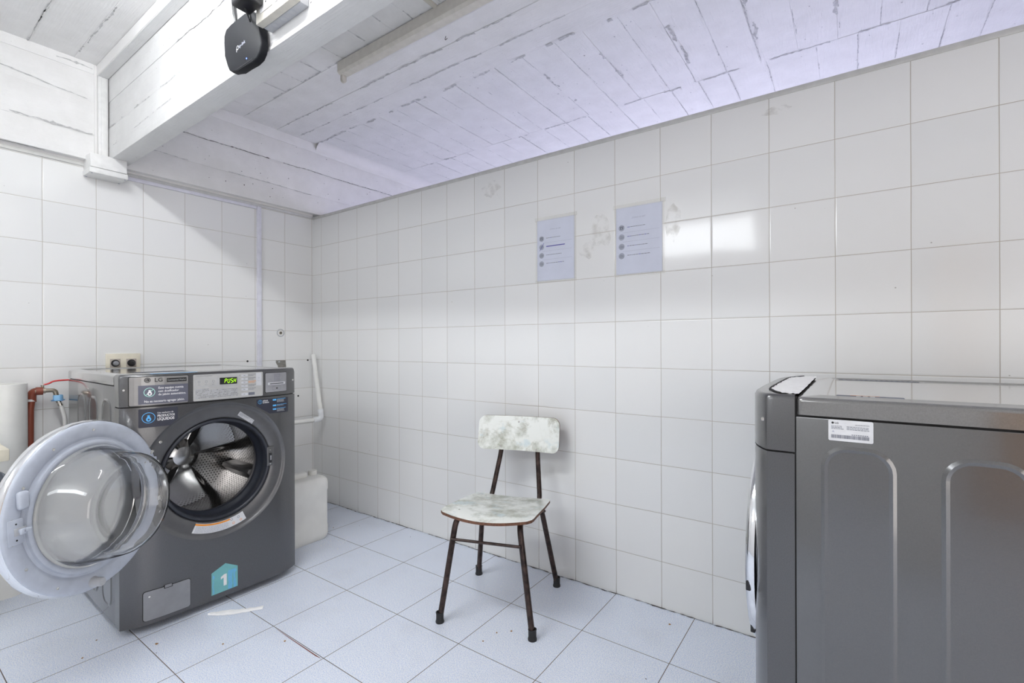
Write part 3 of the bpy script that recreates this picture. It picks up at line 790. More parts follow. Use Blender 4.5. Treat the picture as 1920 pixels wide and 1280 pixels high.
th = math.radians(1.5)
nx = Vector((math.cos(th), -math.sin(th), 0)); uy = Vector((math.sin(th), math.cos(th), 0))
OW = Vector((.921, -1.368, 0))+HW*uy
MW = Matrix(((nx.x, uy.x, 0, OW.x), (nx.y, uy.y, 0, OW.y), (0, 0, 1, 0), (0, 0, 0, 1)))
ws = thing('washing_machine', 'graphite commercial washing machine with its round door open and stickers on the front', 'washing machine', mat=MW)
OYW = -.006
bz = machine(ws, True, OYW)

# --- washer front details
def insets(root):
    d = MB(); plate(d, rrect(-.316, .864, -.127, .976, .004), -.002, .0006, M['gap']); plate(d, rrect(-.314, .866, -.129, .974, .004), 0, .0035, M['drawer'])
    d.text('LG', .021, M['blk'], lambda u, v: onf(.0040)(u-.241, v+.9545), sx=1.05, bold=.012)
    F = onf(.0040)
    d.flat(circle(-.262, .9615, .0098, 28), M['blk'], F)
    ring_strip(d, circle(-.262, .9615, .0072, 28), circle(-.262, .9615, .0060, 28), M['drawer'], onf(.0044))
    d.flat([(-.2645, .957), (-.2605, .957), (-.2605, .9582), (-.2632, .9582), (-.2632, .9655), (-.2645, .9655)], M['drawer'], onf(.0044))
    d.flat([(-.2205+.019, .9510), (-.1345, .9510), (-.1345, .9665), (-.2205+.019, .9665)], M['blk'], F)
    d.text('Commercial Washer', .0092, M['sgrey'], lambda u, v: onf(.0044)(u-.1990, v+.9560), sx=.80)
    d.build('detergent_drawer', root)
    s = MB(); plate(s, [(-.289, .870), (-.1295, .870), (-.1295, .9415), (-.289, .9415)], .0034, .0040, M['slate'])
    F = onf(.0044)
    ring_strip(s, circle(-.256, .915, .0175, 36), circle(-.256, .915, .0155, 36), M['mint'], F)
    s.flat([(-.2695, .9035), (-.2680, .902), (-.2425, .9265), (-.244, .928)], M['mint'], onf(.0046))
    drop(s, -.2555, .913, 1.0, M['white'], M['slate'], F)
    for i, tx in enumerate(('Este equipo cuenta', 'con dosificador', 'de jabón automático.')): s.text(tx, .0118, M['white'], (lambda i: lambda u, v: onf(.0044)(u-.229, v+.9265-.0125*i))(i), sx=.92, bold=.01)
    s.text('No es necesario agregar jabón.', .0118, M['white'], lambda u, v: onf(.0044)(u-.272, v+.8765), sx=.88, bold=.01)
    s.build('sticker', root)['label'] = 'slate sticker on the detergent drawer'
    s = MB(); plate(s, [(-.288, .784), (-.286, .781), (-.190, .781), (-.164, .804), (-.164, .850), (-.166, .852), (-.286, .852), (-.288, .850)], .0002, .0008, M['navy'])
    F = onf(.0013); ring_strip(s, circle(-.258, .8175, .0205, 40), circle(-.258, .8175, .0185, 40), M['blue'], F)
    drop(s, -.258, .8155, 1.1, M['blue'], M['navy'], F)
    s.text('Uso exclusivo de', .0092, M['white'], lambda u, v: onf(.0013)(u-.231, v+.8310), sx=.82)
    s.text('PRODUCTOS', .0118, M['white'], lambda u, v: onf(.0013)(u-.231, v+.8185), sx=.80, bold=.02)
    s.text('LÍQUIDOS', .0145, M['white'], lambda u, v: onf(.0013)(u-.231, v+.8045), sx=.84, bold=.025)
    s.build('sticker', root)['label'] = 'navy sticker with a blue drop in a circle'
    # control panel
    p = MB(); plate(p, rrect(-.110, .866, .167, .9735, .004), 0, .003, M['panel'])
    F = onf(.0034)
    p.text('COIN OPERATED LAUNDRY', .0055, M['ink'], lambda u, v: F(u-.102, v+.9655), sx=.9)
    for a_, b_ in (((-.103, .925), (-.022, .957)), ((-.019, .922), (.0585, .9605))):
        ring_strip(p, [(a_[0], a_[1]), (b_[0], a_[1]), (b_[0], b_[1]), (a_[0], b_[1])], [(a_[0]+.0006, a_[1]+.0006), (b_[0]-.0006, a_[1]+.0006), (b_[0]-.0006, b_[1]-.0006), (a_[0]+.0006, b_[1]-.0006)], M['inkl'], F)
    for i in range(3):
        ring_strip(p, rrect(-.094+i*.027, .940, -.086+i*.027, .948, .001, 2), rrect(-.0932+i*.027, .9408, -.0868+i*.027, .9472, .0008, 2), M['ink'], F)
        p.text(('Wash', 'Rinse', 'Spin')[i], .0045, M['ink'], (lambda i: lambda u, v: F(u-.095+i*.027, v+.930))(i)); p.flat(circle(-.090+i*.027, .9365, .0009, 8), M['ink'], F)
    rr = random.Random(5)
    for j in range(7):
        x = -.103; z = .912-j*.0058
        while x < (.056 if j else -.06):
            wd = rr.uniform(.003, .009); p.flat([(x, z), (x+wd, z), (x+wd, z+.0018), (x, z+.0018)], M['ink'] if rr.random() < .7 else M['inkl'], F); x += wd+.0014
    for j in range(6):
        z = .9615-.0152*j-(.006 if j == 5 else 0); 
        for i in range(2): 
            if j < 5 or i == 0:
                x = .104
                while x < .104+(.022 if i else .030)*(1 if j < 5 else 0): wd = rr.uniform(.003, .006); p.flat([(x, z+.0025-i*.0055), (x+wd, z+.0025-i*.0055), (x+wd, z+.0045-i*.0055), (x, z+.0045-i*.0055)], M['ink'] if j != 2 else M['orange'], F); x += wd+.001
    p.flat([(.1045, .8735), (.131, .8735), (.131, .8855), (.1045, .8855)], M['ink'], F)
    p.flat(circle(.0675, .962, .0014, 10), M['ink'], F); p.flat(circle(.0675, .947, .0014, 10), M['ink'], F)
    po = p.build('control_panel', root)
    dsp = MB(); plate(dsp, rrect(-.012, .9285, .0565, .9565, .001), .003, .0044, M['blk']); seg7(dsp, 'PUSH', .0065, .9340, .0072, .0170, M['green'], onf(.0050))
    dsp.build('display', po)
    for j in range(6):
        z = .9615-.0152*j-(.006 if j == 5 else 0); bb = MB(); plate(bb, rrect(.0745, z-.0055, .101, z+.0050, .001), .003, .0048, M['btn']); bb.flat([(.083, z-.001), (.090, z-.001), (.090, z+.0006), (.083, z+.0006)], M['ink'], onf(.0052)); bb.build('button', po)
    bb = MB(); plate(bb, rrect(.137, .9135, .1605, .970, .001), .003, .0045, M['btn']); bb.text('Start', .0055, M['inkl'], lambda u, v: onf(.0049)(u+.1425, v+.934)); ring_strip(bb, circle(.1488, .948, .003, 14), circle(.1488, .948, .002, 14), M['inkl'], onf(.0049)); bb.build('button', po)
    # card reader
    c = MB(); plate(c, rrect(.1775, .8765, .2855, .9680, .004), -.002, .0006, M['gap']); plate(c, rrect(.1795, .8785, .2835, .966, .004), 0, .0025, M['card'])
    for j in range(8):
        x = .219; z = .9585-j*.0044
        while x < .246: wd = rr.uniform(.003, .007); c.flat([(x, z), (x+wd, z), (x+wd, z+.0014), (x, z+.0014)], M['ink'], onf(.0029)); x += wd+.001
    plate(c, rrect(.190, .9115, .2755, .9225, .001), .002, .0045, M['btn']); plate(c, rrect(.199, .9150, .2665, .9185, .0008), .0044, .0049, M['blk'])
    ring_strip(c, rrect(.212, .888, .254, .9035, .001, 2), rrect(.2128, .8888, .2532, .9027, .001, 2), M['ink'], onf(.0029)); c.flat(rrect(.229, .892, .2375, .8975, .001, 2), M['blk'], onf(.0030))
    c.build('card_reader', root)
    s = MB(); plate(s, [(.140, .8205), (.200, .781), (.292, .778), (.294, .780), (.294, .8455), (.292, .8475), (.142, .8495), (.140, .8475)], .0002, .0008, M['navy'])
    F = onf(.0013); ring_strip(s, circle(.1555, .8375, .0090, 28), circle(.1555, .8375, .0078, 28), M['blue'], F); s.flat([(.1547, .835), (.1563, .835), (.1568, .843), (.1542, .843)], M['blue'], F); s.flat(circle(.1555, .8325, .0011, 10), M['blue'], F)
    s.text('SEÑALES', .0072, M['white'], lambda u, v: F(u+.1675, v+.8385), sx=.85, bold=.02); s.text('DE ERROR', .0072, M['white'], lambda u, v: F(u+.1675, v+.8305), sx=.85, bold=.02)
    for (zc, nl) in ((.842, 4), (.816, 2), (.799, 4)):
        s.flat(rrect(.214, zc-.004, .231, zc+.003, .001, 2), M['blue'], F)
        for j in range(nl):
            x = .234; z = zc+.001-j*.0044
            while x < .234+(.045 if j == 0 else .035): wd = rr.uniform(.004, .009); s.flat([(x, z), (x+wd, z), (x+wd, z+.002), (x, z+.002)], M['blue'] if j == 0 else M['sgrey'], F); x += wd+.0012
    s.build('sticker', root)['label'] = 'navy error-code sticker at the upper right of the porthole'
    # pump filter cover
    g = MB(); plate(g, rrect(-.278, .042, -.121, .157, .010), -.002, .0006, M['gap']); plate(g, rrect(-.276, .044, -.123, .155, .009), 0, .0022, M['drawerface'])
    plate(g, rrect(-.212, .148, -.184, .160, .002), .0005, .0030, M['gap']); plate(g, rrect(-.2095, .1505, -.1865, .161, .002), .0025, .0036, M['drawerface'])
    go = g.build('pump_filter_cover', root)
    q = MB(); q.lathe([(.0045, 0), (.0040, .0015), (0, .002)], M['steel'], 18, Matrix.Translation((bow(-.257)+.0022, -.2575, .1345)), axis='X'); q.build('screw', go)
    # house shaped number decal
    s = MB(); plate(s, [(-.045, .050), (.058, .051), (.058, .139), (.009, .1665), (-.045, .142)], .0002, .0007, M['teal'])
    F = onf(.0010)
    for x0_, w_ in ((-.040, .005), (.020, .018), (.041, .010)):
        l_ = []; r_ = []; 
        for k in range(9):
            z = .052+k*.010; top = .139 if x0_ > 0 else .138
            z = min(z, top); o = rr.uniform(-.0022, .0022); l_.append((x0_+o, z)); r_.append((x0_+w_+rr.uniform(-.004, .003), z))
        for k in range(8): s.flat([l_[k], r_[k], r_[k+1], l_[k+1]], M['teal2'], F)
    s.flat([(.0015, .074), (.0135, .074), (.0135, .122), (.0035, .122), (-.0095, .114), (-.0095, .104), (.0015, .109)], M['white'], onf(.0014))
    s.build('decal', root)['label'] = 'teal house-shaped decal with a white number 1'
def drop(mb, u, v, k, m, m2, F):
    o = F(0, 0)[0]-bow(0)
    mb.flat(circle(u, v-.0035*k, .0078*k, 24, .92), m, F)
    mb.flat([(u-.0060*k, v+.0005*k), (u+.0060*k, v+.0005*k), (u+.0028*k, v+.0070*k), (u+.0028*k, v+.0088*k), (u+.0036*k, v+.0088*k), (u+.0036*k, v+.0108*k), (u-.0036*k, v+.0108*k), (u-.0036*k, v+.0088*k), (u-.0028*k, v+.0088*k), (u-.0028*k, v+.0070*k)], m, onf(o+.0002))
    mb.flat(circle(u, v-.0040*k, .0034*k, 16, .8), m2, onf(o+.0005))
def seg7(mb, txt, x, z, w, h, m, F):
    S = {'P': 'abefg', 'U': 'bcdef', 'S': 'acdfg', 'H': 'bcefg'}
    t = .0016; mid = h/2
    for c in txt:
        sl = lambda u, v: (x+u+v*.12, z+v)
        def bar(a, b):
            hor = abs(a[1]-b[1]) < 1e-6
            q = [(a[0], a[1]-t/2), (b[0], b[1]-t/2), (b[0], b[1]+t/2), (a[0], a[1]+t/2)] if hor else [(a[0]-t/2, a[1]), (a[0]+t/2, a[1]), (b[0]+t/2, b[1]), (b[0]-t/2, b[1])]
            mb.flat([sl(*p) for p in q], m, F)
        seg = {'a': ((.001, h), (w-.001, h)), 'g': ((.001, mid), (w-.001, mid)), 'd': ((.001, 0), (w-.001, 0)), 'f': ((0, mid+.001), (0, h-.001)), 'b': ((w, mid+.001), (w, h-.001)), 'e': ((0, .001), (0, mid-.001)), 'c': ((w, .001), (w, mid-.001))}
        for k in S[c]: bar(*seg[k])
        x += w+.0048
insets(ws)

# bezel furniture
def arcpt(r, a): return (OYW+r*math.cos(a), OZ+r*math.sin(a))
def on_bz(off=0.): return lambda u, v: (bow(u)-.0145+off, u, v)
s = MB(); a0, a1 = math.radians(-114), math.radians(-66); K = 24
for (ra, rb, mm, of) in ((.223, .262, M['stick'], .0012),):
    for k in range(K):
        a = a0+(a1-a0)*k/K; b = a0+(a1-a0)*(k+1)/K
        s.flat([arcpt(ra, a), arcpt(ra, b), arcpt(rb, b), arcpt(rb, a)][::-1], mm, on_bz(of))
        if k < 17: s.flat([arcpt(.2245, a), arcpt(.2245, b), arcpt(.2315, b), arcpt(.2315, a)][::-1], M['orange'], on_bz(of+.0003))
rr = random.Random(9)
for j in range(8):
    r = .2345+j*.0033; a = a0+.03
    while a < a1-.30:
        da = rr.uniform(.012, .04); s.flat([arcpt(r, a), arcpt(r, a+da), arcpt(r+.0013, a+da), arcpt(r+.0013, a)], M['inkl'], on_bz(.0015)); a += da+.008
for (a, r) in ((a1-.22, .232), (a1-.10, .235), (a1-.2, .25), (a1-.08, .252)):
    p_ = arcpt(r, a); ring_strip(s, circle(p_[0], p_[1], .005, 12), circle(p_[0], p_[1], .0035, 12), M['orange'] if r > .24 else M['ink'], on_bz(.0016))
s.build('sticker', bz)['label'] = 'curved warning label with an orange strip under the porthole'
s = MB(); Fg = on_bz(.0013); c0 = Vector((.101, .773)); d1 = Vector((.061, -.047)).normalized(); d2 = Vector((.047, .061)).normalized()
def gq(u, v): p = c0+d1*u+d2*v; return (p.x, p.y)
s.flat([gq(-.038, -.0095), gq(.038, -.0095), gq(.038, .0095), gq(-.038, .0095)], M['sgrey'], Fg)
for j in range(3):
    x = -.034
    while x < (.012, .006, -.016)[j]: wd = rr.uniform(.003, .007); s.flat([gq(x, .0045-j*.004), gq(x+wd, .0045-j*.004), gq(x+wd, .006-j*.004), gq(x, .006-j*.004)], M['ink'], on_bz(.0016)); x += wd+.001
ring_strip(s, [gq(.023, -.0075), gq(.035, -.0075), gq(.035, .004), gq(.023, .004)], [gq(.0238, -.0067), gq(.0342, -.0067), gq(.0342, .0032), gq(.0238, .0032)], M['ink'], on_bz(.0016))
s.build('sticker', bz)['label'] = 'small grey label at the upper right of the porthole ring'
l = MB(); l.box((.026, .193, .540), (.0305, .226, .626), M['bezel'], .002); l.box((.0285, .2005, .553), (.0315, .2145, .598), M['black'], .001); l.box((.030, .206, .565), (.033, .2125, .586), M['clear'], .001)
for z in (.612, .549): l.lathe([(.0035, .0), (.003, .0012), (0, .0015)], M['steel'], 14, Matrix.Translation((.0305, .207, z)), axis='X')
l.build('door_latch', bz)
for (y, z) in ((-.217, .717), (-.243, .686), (-.208, .443), (.0, .0)):
    if z: q = MB(); q.lathe([(.006, .0), (.0055, .0015), (.003, .002), (0, .0015)], M['steel'], 16, Matrix.Translation((bow(y)-.0135, y, z)), axis='X'); q.build('rivet', bz)
# blue sticker on top front edge of the washer
s = MB(); s.box((.004, -.245, HT-.0006), (.020, -.085, HT+.0006), M['blue']); s.build('sticker', ws)['label'] = 'blue sticker on the top edge'
s = MB(); s.box((-.25, -.24, HT-.0034), (-.13, -.05, HT-.0028), M['navy']); s.build('sticker', ws)['label'] = 'dark sticker on the lid'

# gasket and drum
Mx = Matrix.Translation((0, OYW, OZ))
g = MB(); g.lathe([(.214, .004), (.2135, .026), (.206, .030), (.200, .024), (.199, .008), (.203, -.012), (.200, -.03), (.190, -.040), (.186, -.052), (.190, -.066), (.196, -.072), (.196, -.09)], M['gasket'], 96, Mx, axis='X')
g.build('gasket', ws, auto=80)
dr_ = bpy.data.objects.new('drum', None)
dm = MB(); dm.lathe([(.202, -.0), (.2005, .004), (.196, .0055), (.198, 0), (.205, -.006), (.232, -.018), (.242, -.035), (.242, -.32)], M['drum'], 128, axis='X')
dob = dm.build('drum', ws, loc=(-.085, OYW, OZ), auto=40)
bk = MB()   # pressed star-shaped back
NR, NA = 22, 180
def hz(r, a):
    t = (math.cos(3*(a-.55))+1)/2                      # arms
    arm = max(0, min(1, (t-.35)/.3)); arm = arm*arm*(3-2*arm)
    if r < .045: return .040+.004*math.cos(r/.045*PI/2)
    base = .028*arm*(1-(r-.045)/.2)+.012*arm
    hubf = max(0, 1-(r-.045)/.03)
    return base*(1-hubf)+.036*hubf
vs = []; fs = []; mi = []
for i in range(NR+1):
    r = .242*i/NR
    for k in range(NA): a = 2*PI*k/NA; vs.append((-.32+hz(r, a), r*math.cos(a), r*math.sin(a)))
fs_a = []; fs_b = []
for i in range(NR):
    for k in range(NA):
        q = (k+1) % NA; f = (i*NA+k, (i+1)*NA+k, (i+1)*NA+q, i*NA+q)
        a = 2*PI*(k+.5)/NA; r = .242*(i+.5)/NR
        (fs_b if hz(r, a) < .0045 and r < .225 and r > .09 else fs_a).append(f)
bk.add(vs, fs_a, M['dsteel'], True); o_ = len(bk.v)
kk = bk.mat(M['drumback'])
for f in fs_b: bk.f.append(list(f)); bk.mi.append(kk); bk.sm.append(True)
bk.build('drum_back', dob)
for j in range(3):
    a = math.radians((-22, 98, 218)[j]); lf = MB()
    Mr = Matrix.Rotation(a, 4, 'X')
    xs_ = [-.30, -.28, -.08, -.035, -.022]; vs = []; fs = []
    for x in xs_:
        hgt = .06 if x in (-.28, -.08) else (.045 if x == -.035 else .004); wd = .034 if x > -.29 else .03
        for (yy, zz) in ((.242, -wd), (.242-hgt*.55, -wd*.62), (.242-hgt, -wd*.22), (.242-hgt, wd*.22), (.242-hgt*.55, wd*.62), (.242, wd)): vs.append((x, yy, zz))
    for i in range(4):
        for q in range(5): fs.append((i*6+q, i*6+q+1, (i+1)*6+q+1, (i+1)*6+q))
    fs.append(list(range(6))); fs.append([24+q for q in range(6)][::-1])
    lf.add(vs, fs, M['bezel'], True, Mr); lf.build('drum_lifter', dob)
tb = MB(); tb.lathe([(.214, .0), (.27, -.02), (.27, -.5), (0, -.5)], M['gap'], 64, Matrix.Translation((-.02, OYW, OZ)), axis='X'); tb.build('outer_tub', ws)

# --- open door, in its own frame: e towards the hinge, v up, n out of the inner face
ph = math.radians(31.4); tl = .057
dn = Vector((math.cos(ph)*math.cos(tl), math.sin(ph)*math.cos(tl), math.sin(tl))); de = Vector((-math.sin(ph), math.cos(ph), 0)); dv = dn.cross(de)
DC = Vector((1.085, -1.478, .565))
MD = Matrix((de, dv, dn)).transposed().to_4x4(); MD.translation = DC
ML = MW.inverted() @ MD      # door frame in washer coordinates
d_ = MB()
ring_prof = [(.1925, -.012), (.1930, .0), (.197, .003), (.206, .004), (.211, .0025), (.2135, -.004), (.221, -.0065), (.226, -.002), (.232, .0015), (.262, .0015), (.270, .000), (.2735, -.003), (.2745, -.008), (.270, -.012), (.1925, -.012)]
d_.lathe(ring_prof, M['ring'], 128, auto_ := None) if False else d_.lathe(ring_prof, M['ring'], 128, None)
dring = d_.build('door_ring', ws, auto=50); dring.matrix_local = ML
q = MB(); q.lathe([(.2735, -.007), (.2765, -.010), (.2800, -.022), (.2790, -.036), (.268, -.052), (.240, -.060), (.205, -.054), (.203, -.046), (.232, -.046), (.258, -.038), (.268, -.024), (.2705, -.011)], M['chrome'], 128)
q.build('chrome_rim', dring, auto=60)
q = MB(); q.lathe([(.206, -.048), (.15, -.060), (.08, -.068), (0, -.071)], M['coverglass'], 96); q.build('outer_cover', dring, auto=80)
q = MB(); gp_ = [(.200, -.002), (.196, .004), (.190, .010), (.182, .040), (.172, .090), (.162, .128), (.155, .138), (.145, .141), (.130, .136), (.105, .118), (.07, .104), (.03, .098), (0, .097),
     ]
gi_ = [(0, .092), (.03, .093), (.07, .099), (.103, .113), (.128, .131), (.144, .1355), (.152, .133), (.157, .125), (.1665, .088), (.1765, .038), (.184, .006), (.187, -.002)]
q.lathe(gp_+gi_, M['glass'], 128, closed=True); q.build('glass_bowl', dring, auto=80)
for (u, v_) in ((.009, .247), (-.124, .209), (-.215, .117), (-.249, .033), (-.251, -.033), (-.219, -.117), (-.135, -.214), (-.003, -.254), (.218, .104), (.237, .117)):
    s = MB(); s.lathe([(.0045, .0), (.0040, .0014), (.0018, .0010), (0, .0005)], M['steel'], 16, Matrix.Translation((u, v_, .0015))); s.build('screw', dring)
k = MB(); k.lathe([(.020, -.004), (.017, .004), (.0150, .010), (.0140, .030), (.012, .034), (0, .035)], M['sgrey'], 28, Matrix.Translation((-.020, -.250, .0))); k.build('stop_buffer', dring)
k = MB(); k.box((-.239, .058, -.001), (-.207, .112, .017), M['ring'], .010, 4); k.build('bump', dring)['label'] = 'raised block on the inner ring'
k = MB(); k.box((-.262, -.036, .0005), (-.222, .036, .0045), M['ring'], .002); k.box((-.247, -.012, .004), (-.215, .010, .006), M['sgrey'], .001); k.box((-.238, -.004, .005), (-.214, .006, .024), M['ring'], .002); k.box((-.244, -.0075, .016), (-.230, .009, .024), M['ring'], .002)
for z in (-.024, .022): k.lathe([(0, .0050), (.0025, .0050), (.0025, .004)], M['blk'], 12, Matrix.Translation((-.241, z, 0)))
k.build('latch_hook', dring)
k = MB(); k.box((.205, -.090, -.009), (.262, .100, .0028), M['ring'], .003); k.box((.255, .066, -.006), (.292, .084, .006), M['silver'], .003); k.box((.255, -.072, -.006), (.292, -.054, .006), M['silver'], .003); k.tube([(.288, -.08, 0), (.288, .092, 0)], .006, M['silver'], 16)
k.build('hinge', dring)

# --- dryer
MY = Matrix(((-1, 0, 0, 2.998), (0, -1, 0, -.457), (0, 0, 1, 0), (0, 0, 0, 1)))
dy = thing('clothes_dryer', 'graphite clothes dryer seen from its side, with a white rating label', 'clothes dryer', mat=MY)
bzd = machine(dy, False, 0.)
q = MB(); q.lathe([(.278, -.004), (.279, .006), (.270, .016), (.245, .0205), (.215, .022), (.205, .018), (.203, .0)], M['chrome'], 96, Matrix.Translation((.043-.004, 0, OZ)), axis='X')
dd = q.build('door_ring', dy, auto=60)
q = MB(); q.lathe([(.206, .012), (.15, .022), (.08, .028), (0, .030)], M['bezel'], 96, Matrix.Translation((.039, 0, OZ)), axis='X'); q.build('door_cover', dd)
for a in (-10, -41):
    an_ = math.radians(a); q = MB()
    q.box((.043, .268*math.cos(an_)-.012, OZ+.268*math.sin(an_)-.011), (.0535, .268*math.cos(an_)+.012, OZ+.268*math.sin(an_)+.011), M['black'], .002)
    q.build('latch_slot', dd)
# crumpled white wrap showing between fascia and lid
q = MB(); rw = random.Random(2); rows = 9; cols = 34; vs = []; fs = []
for j in range(cols+1):
    y = -HW+.012+(2*HW-.03)*j/cols
    xa = -.060; xb = max(xa+.004, bow(y)-.021-.012*(1 if abs(y) > .25 else .6)-.006)
    for i in range(rows+1): x = xa+(xb-xa)*i/rows; vs.append((x, y, HT+.0006+rw.uniform(0, .0022)))
for j in range(cols):
    for i in range(rows): a = j*(rows+1)+i; fs.append((a, a+1, a+rows+2, a+rows+1))
q.add(vs, fs, M['flake']); q.build('white_wrap', dy)['label'] = 'crumpled white film along the top front edge'
q = MB(); pts = [(bow(y)-.021-.012*(1 if abs(y) > .25 else .6)-.0045, y, HT+.001) for y in [(-HW+.02)+(2*HW-.04)*k/40 for k in range(41)]]
q.tube(pts, .0028, M['gap'], 8); q.build('seam', dy)
# rating label: side face is local +y; x_local = 2.998-x
def onside(off): return lambda u, v: (-u, HW-.002+off, v)   # u = metres behind the front corner
q = MB(); o = rrect(.113, .895, .187, .938, .003); F = onside(.0006)
q.add([F(*p) for p in o], [list(range(len(o)))], M['stick'])
F = onside(.0009); q.flat(circle(.1205, .9315, .0022, 18), M['blk'], F); q.text('LG', .0052, M['blk'], lambda u, v: F(u+.124, v+.9296), bold=.02)
q.text('SECADORA DE ROPA', .0030, M['ink'], lambda u, v: F(u+.158, v+.9285), sx=.8)
rr = random.Random(4)
for (xa, xb, z, c_) in ((.118, .139, .9245, 3), (.144, .183, .9245, 3)):
    for j in range(c_):
        x = xa
        while x < xb-.004: wd = rr.uniform(.0015, .005); q.flat([(x, z-j*.0027), (x+wd, z-j*.0027), (x+wd, z-j*.0027+.0011), (x, z-j*.0027+.0011)], M['ink'], F); x += wd+.0008
q.flat([(.119, .9125), (.1235, .9125), (.1213, .9162)], M['inkl'], F)
x = .118
while x < .180: wd = rr.choice((.0005, .0009, .0014)); q.flat([(x, .9005), (x+wd, .9005), (x+wd, .9075), (x, .9075)], M['ink'], F); x += wd+rr.choice((.0005, .0008))
for x in [.152+k*.0035 for k in range(8)]: q.flat([(x, .9085), (x+.0024, .9085), (x+.0024, .9100), (x, .9100)], M['ink'], F)
q.build('rating_label', dy)['label'] = 'white rating label with a barcode'
q = MB(); F = lambda u, v: (-u, v, HT-.0030)
q.flat([(.125, -.30+.55), (.24, .25), (.24, .28), (.125, .28)], M['ink'], F)
for k_ in range(3): q.flat([(.16+k_*.012, .262), (.168+k_*.012, .262), (.168+k_*.012, .277), (.16+k_*.012, .277)], M['stick'], lambda u, v: (-u, v, HT-.0026))
q.flat([(.15, .2515), (.20, .2515), (.20, .2575), (.15, .2575)], M['orange'], lambda u, v: (-u, v, HT-.0026))
q.build('warning_label', dy)['label'] = 'dark warning label near the lid edge'
q = MB(); q.flat([(.12, -.295), (.31, -.295), (.31, -.262), (.12, -.262)], M['ink'], F)
for k_ in range(14): q.flat([(.13+k_*.0122, -.286), (.137+k_*.0122, -.286), (.137+k_*.0122, -.274), (.13+k_*.0122, -.274)], M['inkl'], lambda u, v: (-u, v, HT-.0026))
q.build('warning_label', dy)['label'] = 'long dark label at the far lid edge'

# ------------------------------------------------------------------ chair
fC = Vector((.2999826, -.95394467, 0)); rC = Vector((.95394467, .2999826, 0))
MCh = Matrix(((rC.x, -fC.x, 0, 1.9415), (rC.y, -fC.y, 0, -.348), (0, 0, 1, 0), (0, 0, 0, 1)))   # local x right, local y to the back
ch = thing('chair', 'old school chair with marbled laminate seat and backrest on dark steel legs', 'chair', mat=MCh)
def sheet(W0, W1, D0, D1, rc, hfn, thick, nx_=28, ny_=22):
    """curved laminated sheet: outline param, returns outline polygon & builder"""
    pass
def seat_z(x, y):   # y: -front .. +back
    z = .428-.10*(y+.12) + .008*(x/.19)**2
    if y < -.14: z -= 1.0*(y+.14)**2
    return z
def curved(mb, poly, zf, th_, mtop, medge, steps=16):
    bm = bmesh.new(); bm.faces.new([bm.verts.new((p[0], p[1], 0)) for p in poly])
    xs_ = [p[0] for p in poly]; ys_ = [p[1] for p in poly]
    for k in range(1, steps):
        x = min(xs_)+(max(xs_)-min(xs_))*k/steps; bmesh.ops.bisect_plane(bm, geom=bm.verts[:]+bm.edges[:]+bm.faces[:], plane_co=(x, 0, 0), plane_no=(1, 0, 0))
        y = min(ys_)+(max(ys_)-min(ys_))*k/steps; bmesh.ops.bisect_plane(bm, geom=bm.verts[:]+bm.edges[:]+bm.faces[:], plane_co=(0, y, 0), plane_no=(0, 1, 0))
    bm.normal_update(); bm.verts.index_update()
    V = [v.co.copy() for v in bm.verts]; FF = [[v.index for v in f.verts] for f in bm.faces]
    B = []
    for e in bm.edges:
        if e.is_boundary:
            f = e.link_faces[0]; l = [l for l in f.loops if l.edge == e][0]; B.append((l.vert.index, l.link_loop_next.vert.index))
    bm.free()
    top = [zf(v.x, v.y, 0) for v in V]; bot = [zf(v.x, v.y, -th_) for v in V]
    mb.add(top, FF, mtop, True); mb.add(bot, [f[::-1] for f in FF], medge, True)
    vs = []; fs = []
    for a, b in B: o = len(vs); vs += [top[a], bot[a], bot[b], top[b]]; fs.append((o, o+1, o+2, o+3))
    mb.add(vs, fs, medge)
def arc_poly():
    P = []
    P += [(-.178+.02*0, -.196)]
    # front edge bowed towards the sitter
    P = []
    for k in range(13): t = k/12; x = -.150+.300*t; P.append((x, -.222-.026*(1-(2*t-1)**2)))
    P += [(.172, -.214), (.186, -.200), (.190, -.18), (.186, .0), (.178, .13), (.170, .152), (.155, .160)]
    for k in range(1, 8): t = k/8; P.append((.155-.31*t, .160+.006*(1-(2*t-1)**2)))
    P += [(-.155, .160), (-.170, .152), (-.178, .13), (-.186, 0), (-.190, -.18), (-.186, -.200), (-.172, -.214)]
    return P
s = MB(); curved(s, arc_poly(), lambda x, y, h: (x, y, seat_z(x, y)+h), .011, M['marble'], M['plyedge'])
so = s.build('seat', ch, auto=40)
for (x, y) in ((-.125, -.16), (.125, -.16), (-.12, .12), (.12, .12)):
    q = MB(); q.lathe([(.0042, 0), (.0035, .0012), (0, .0016)], M['steel'], 14, Matrix.Translation((x, y, seat_z(x, y)))); q.build('screw', so)
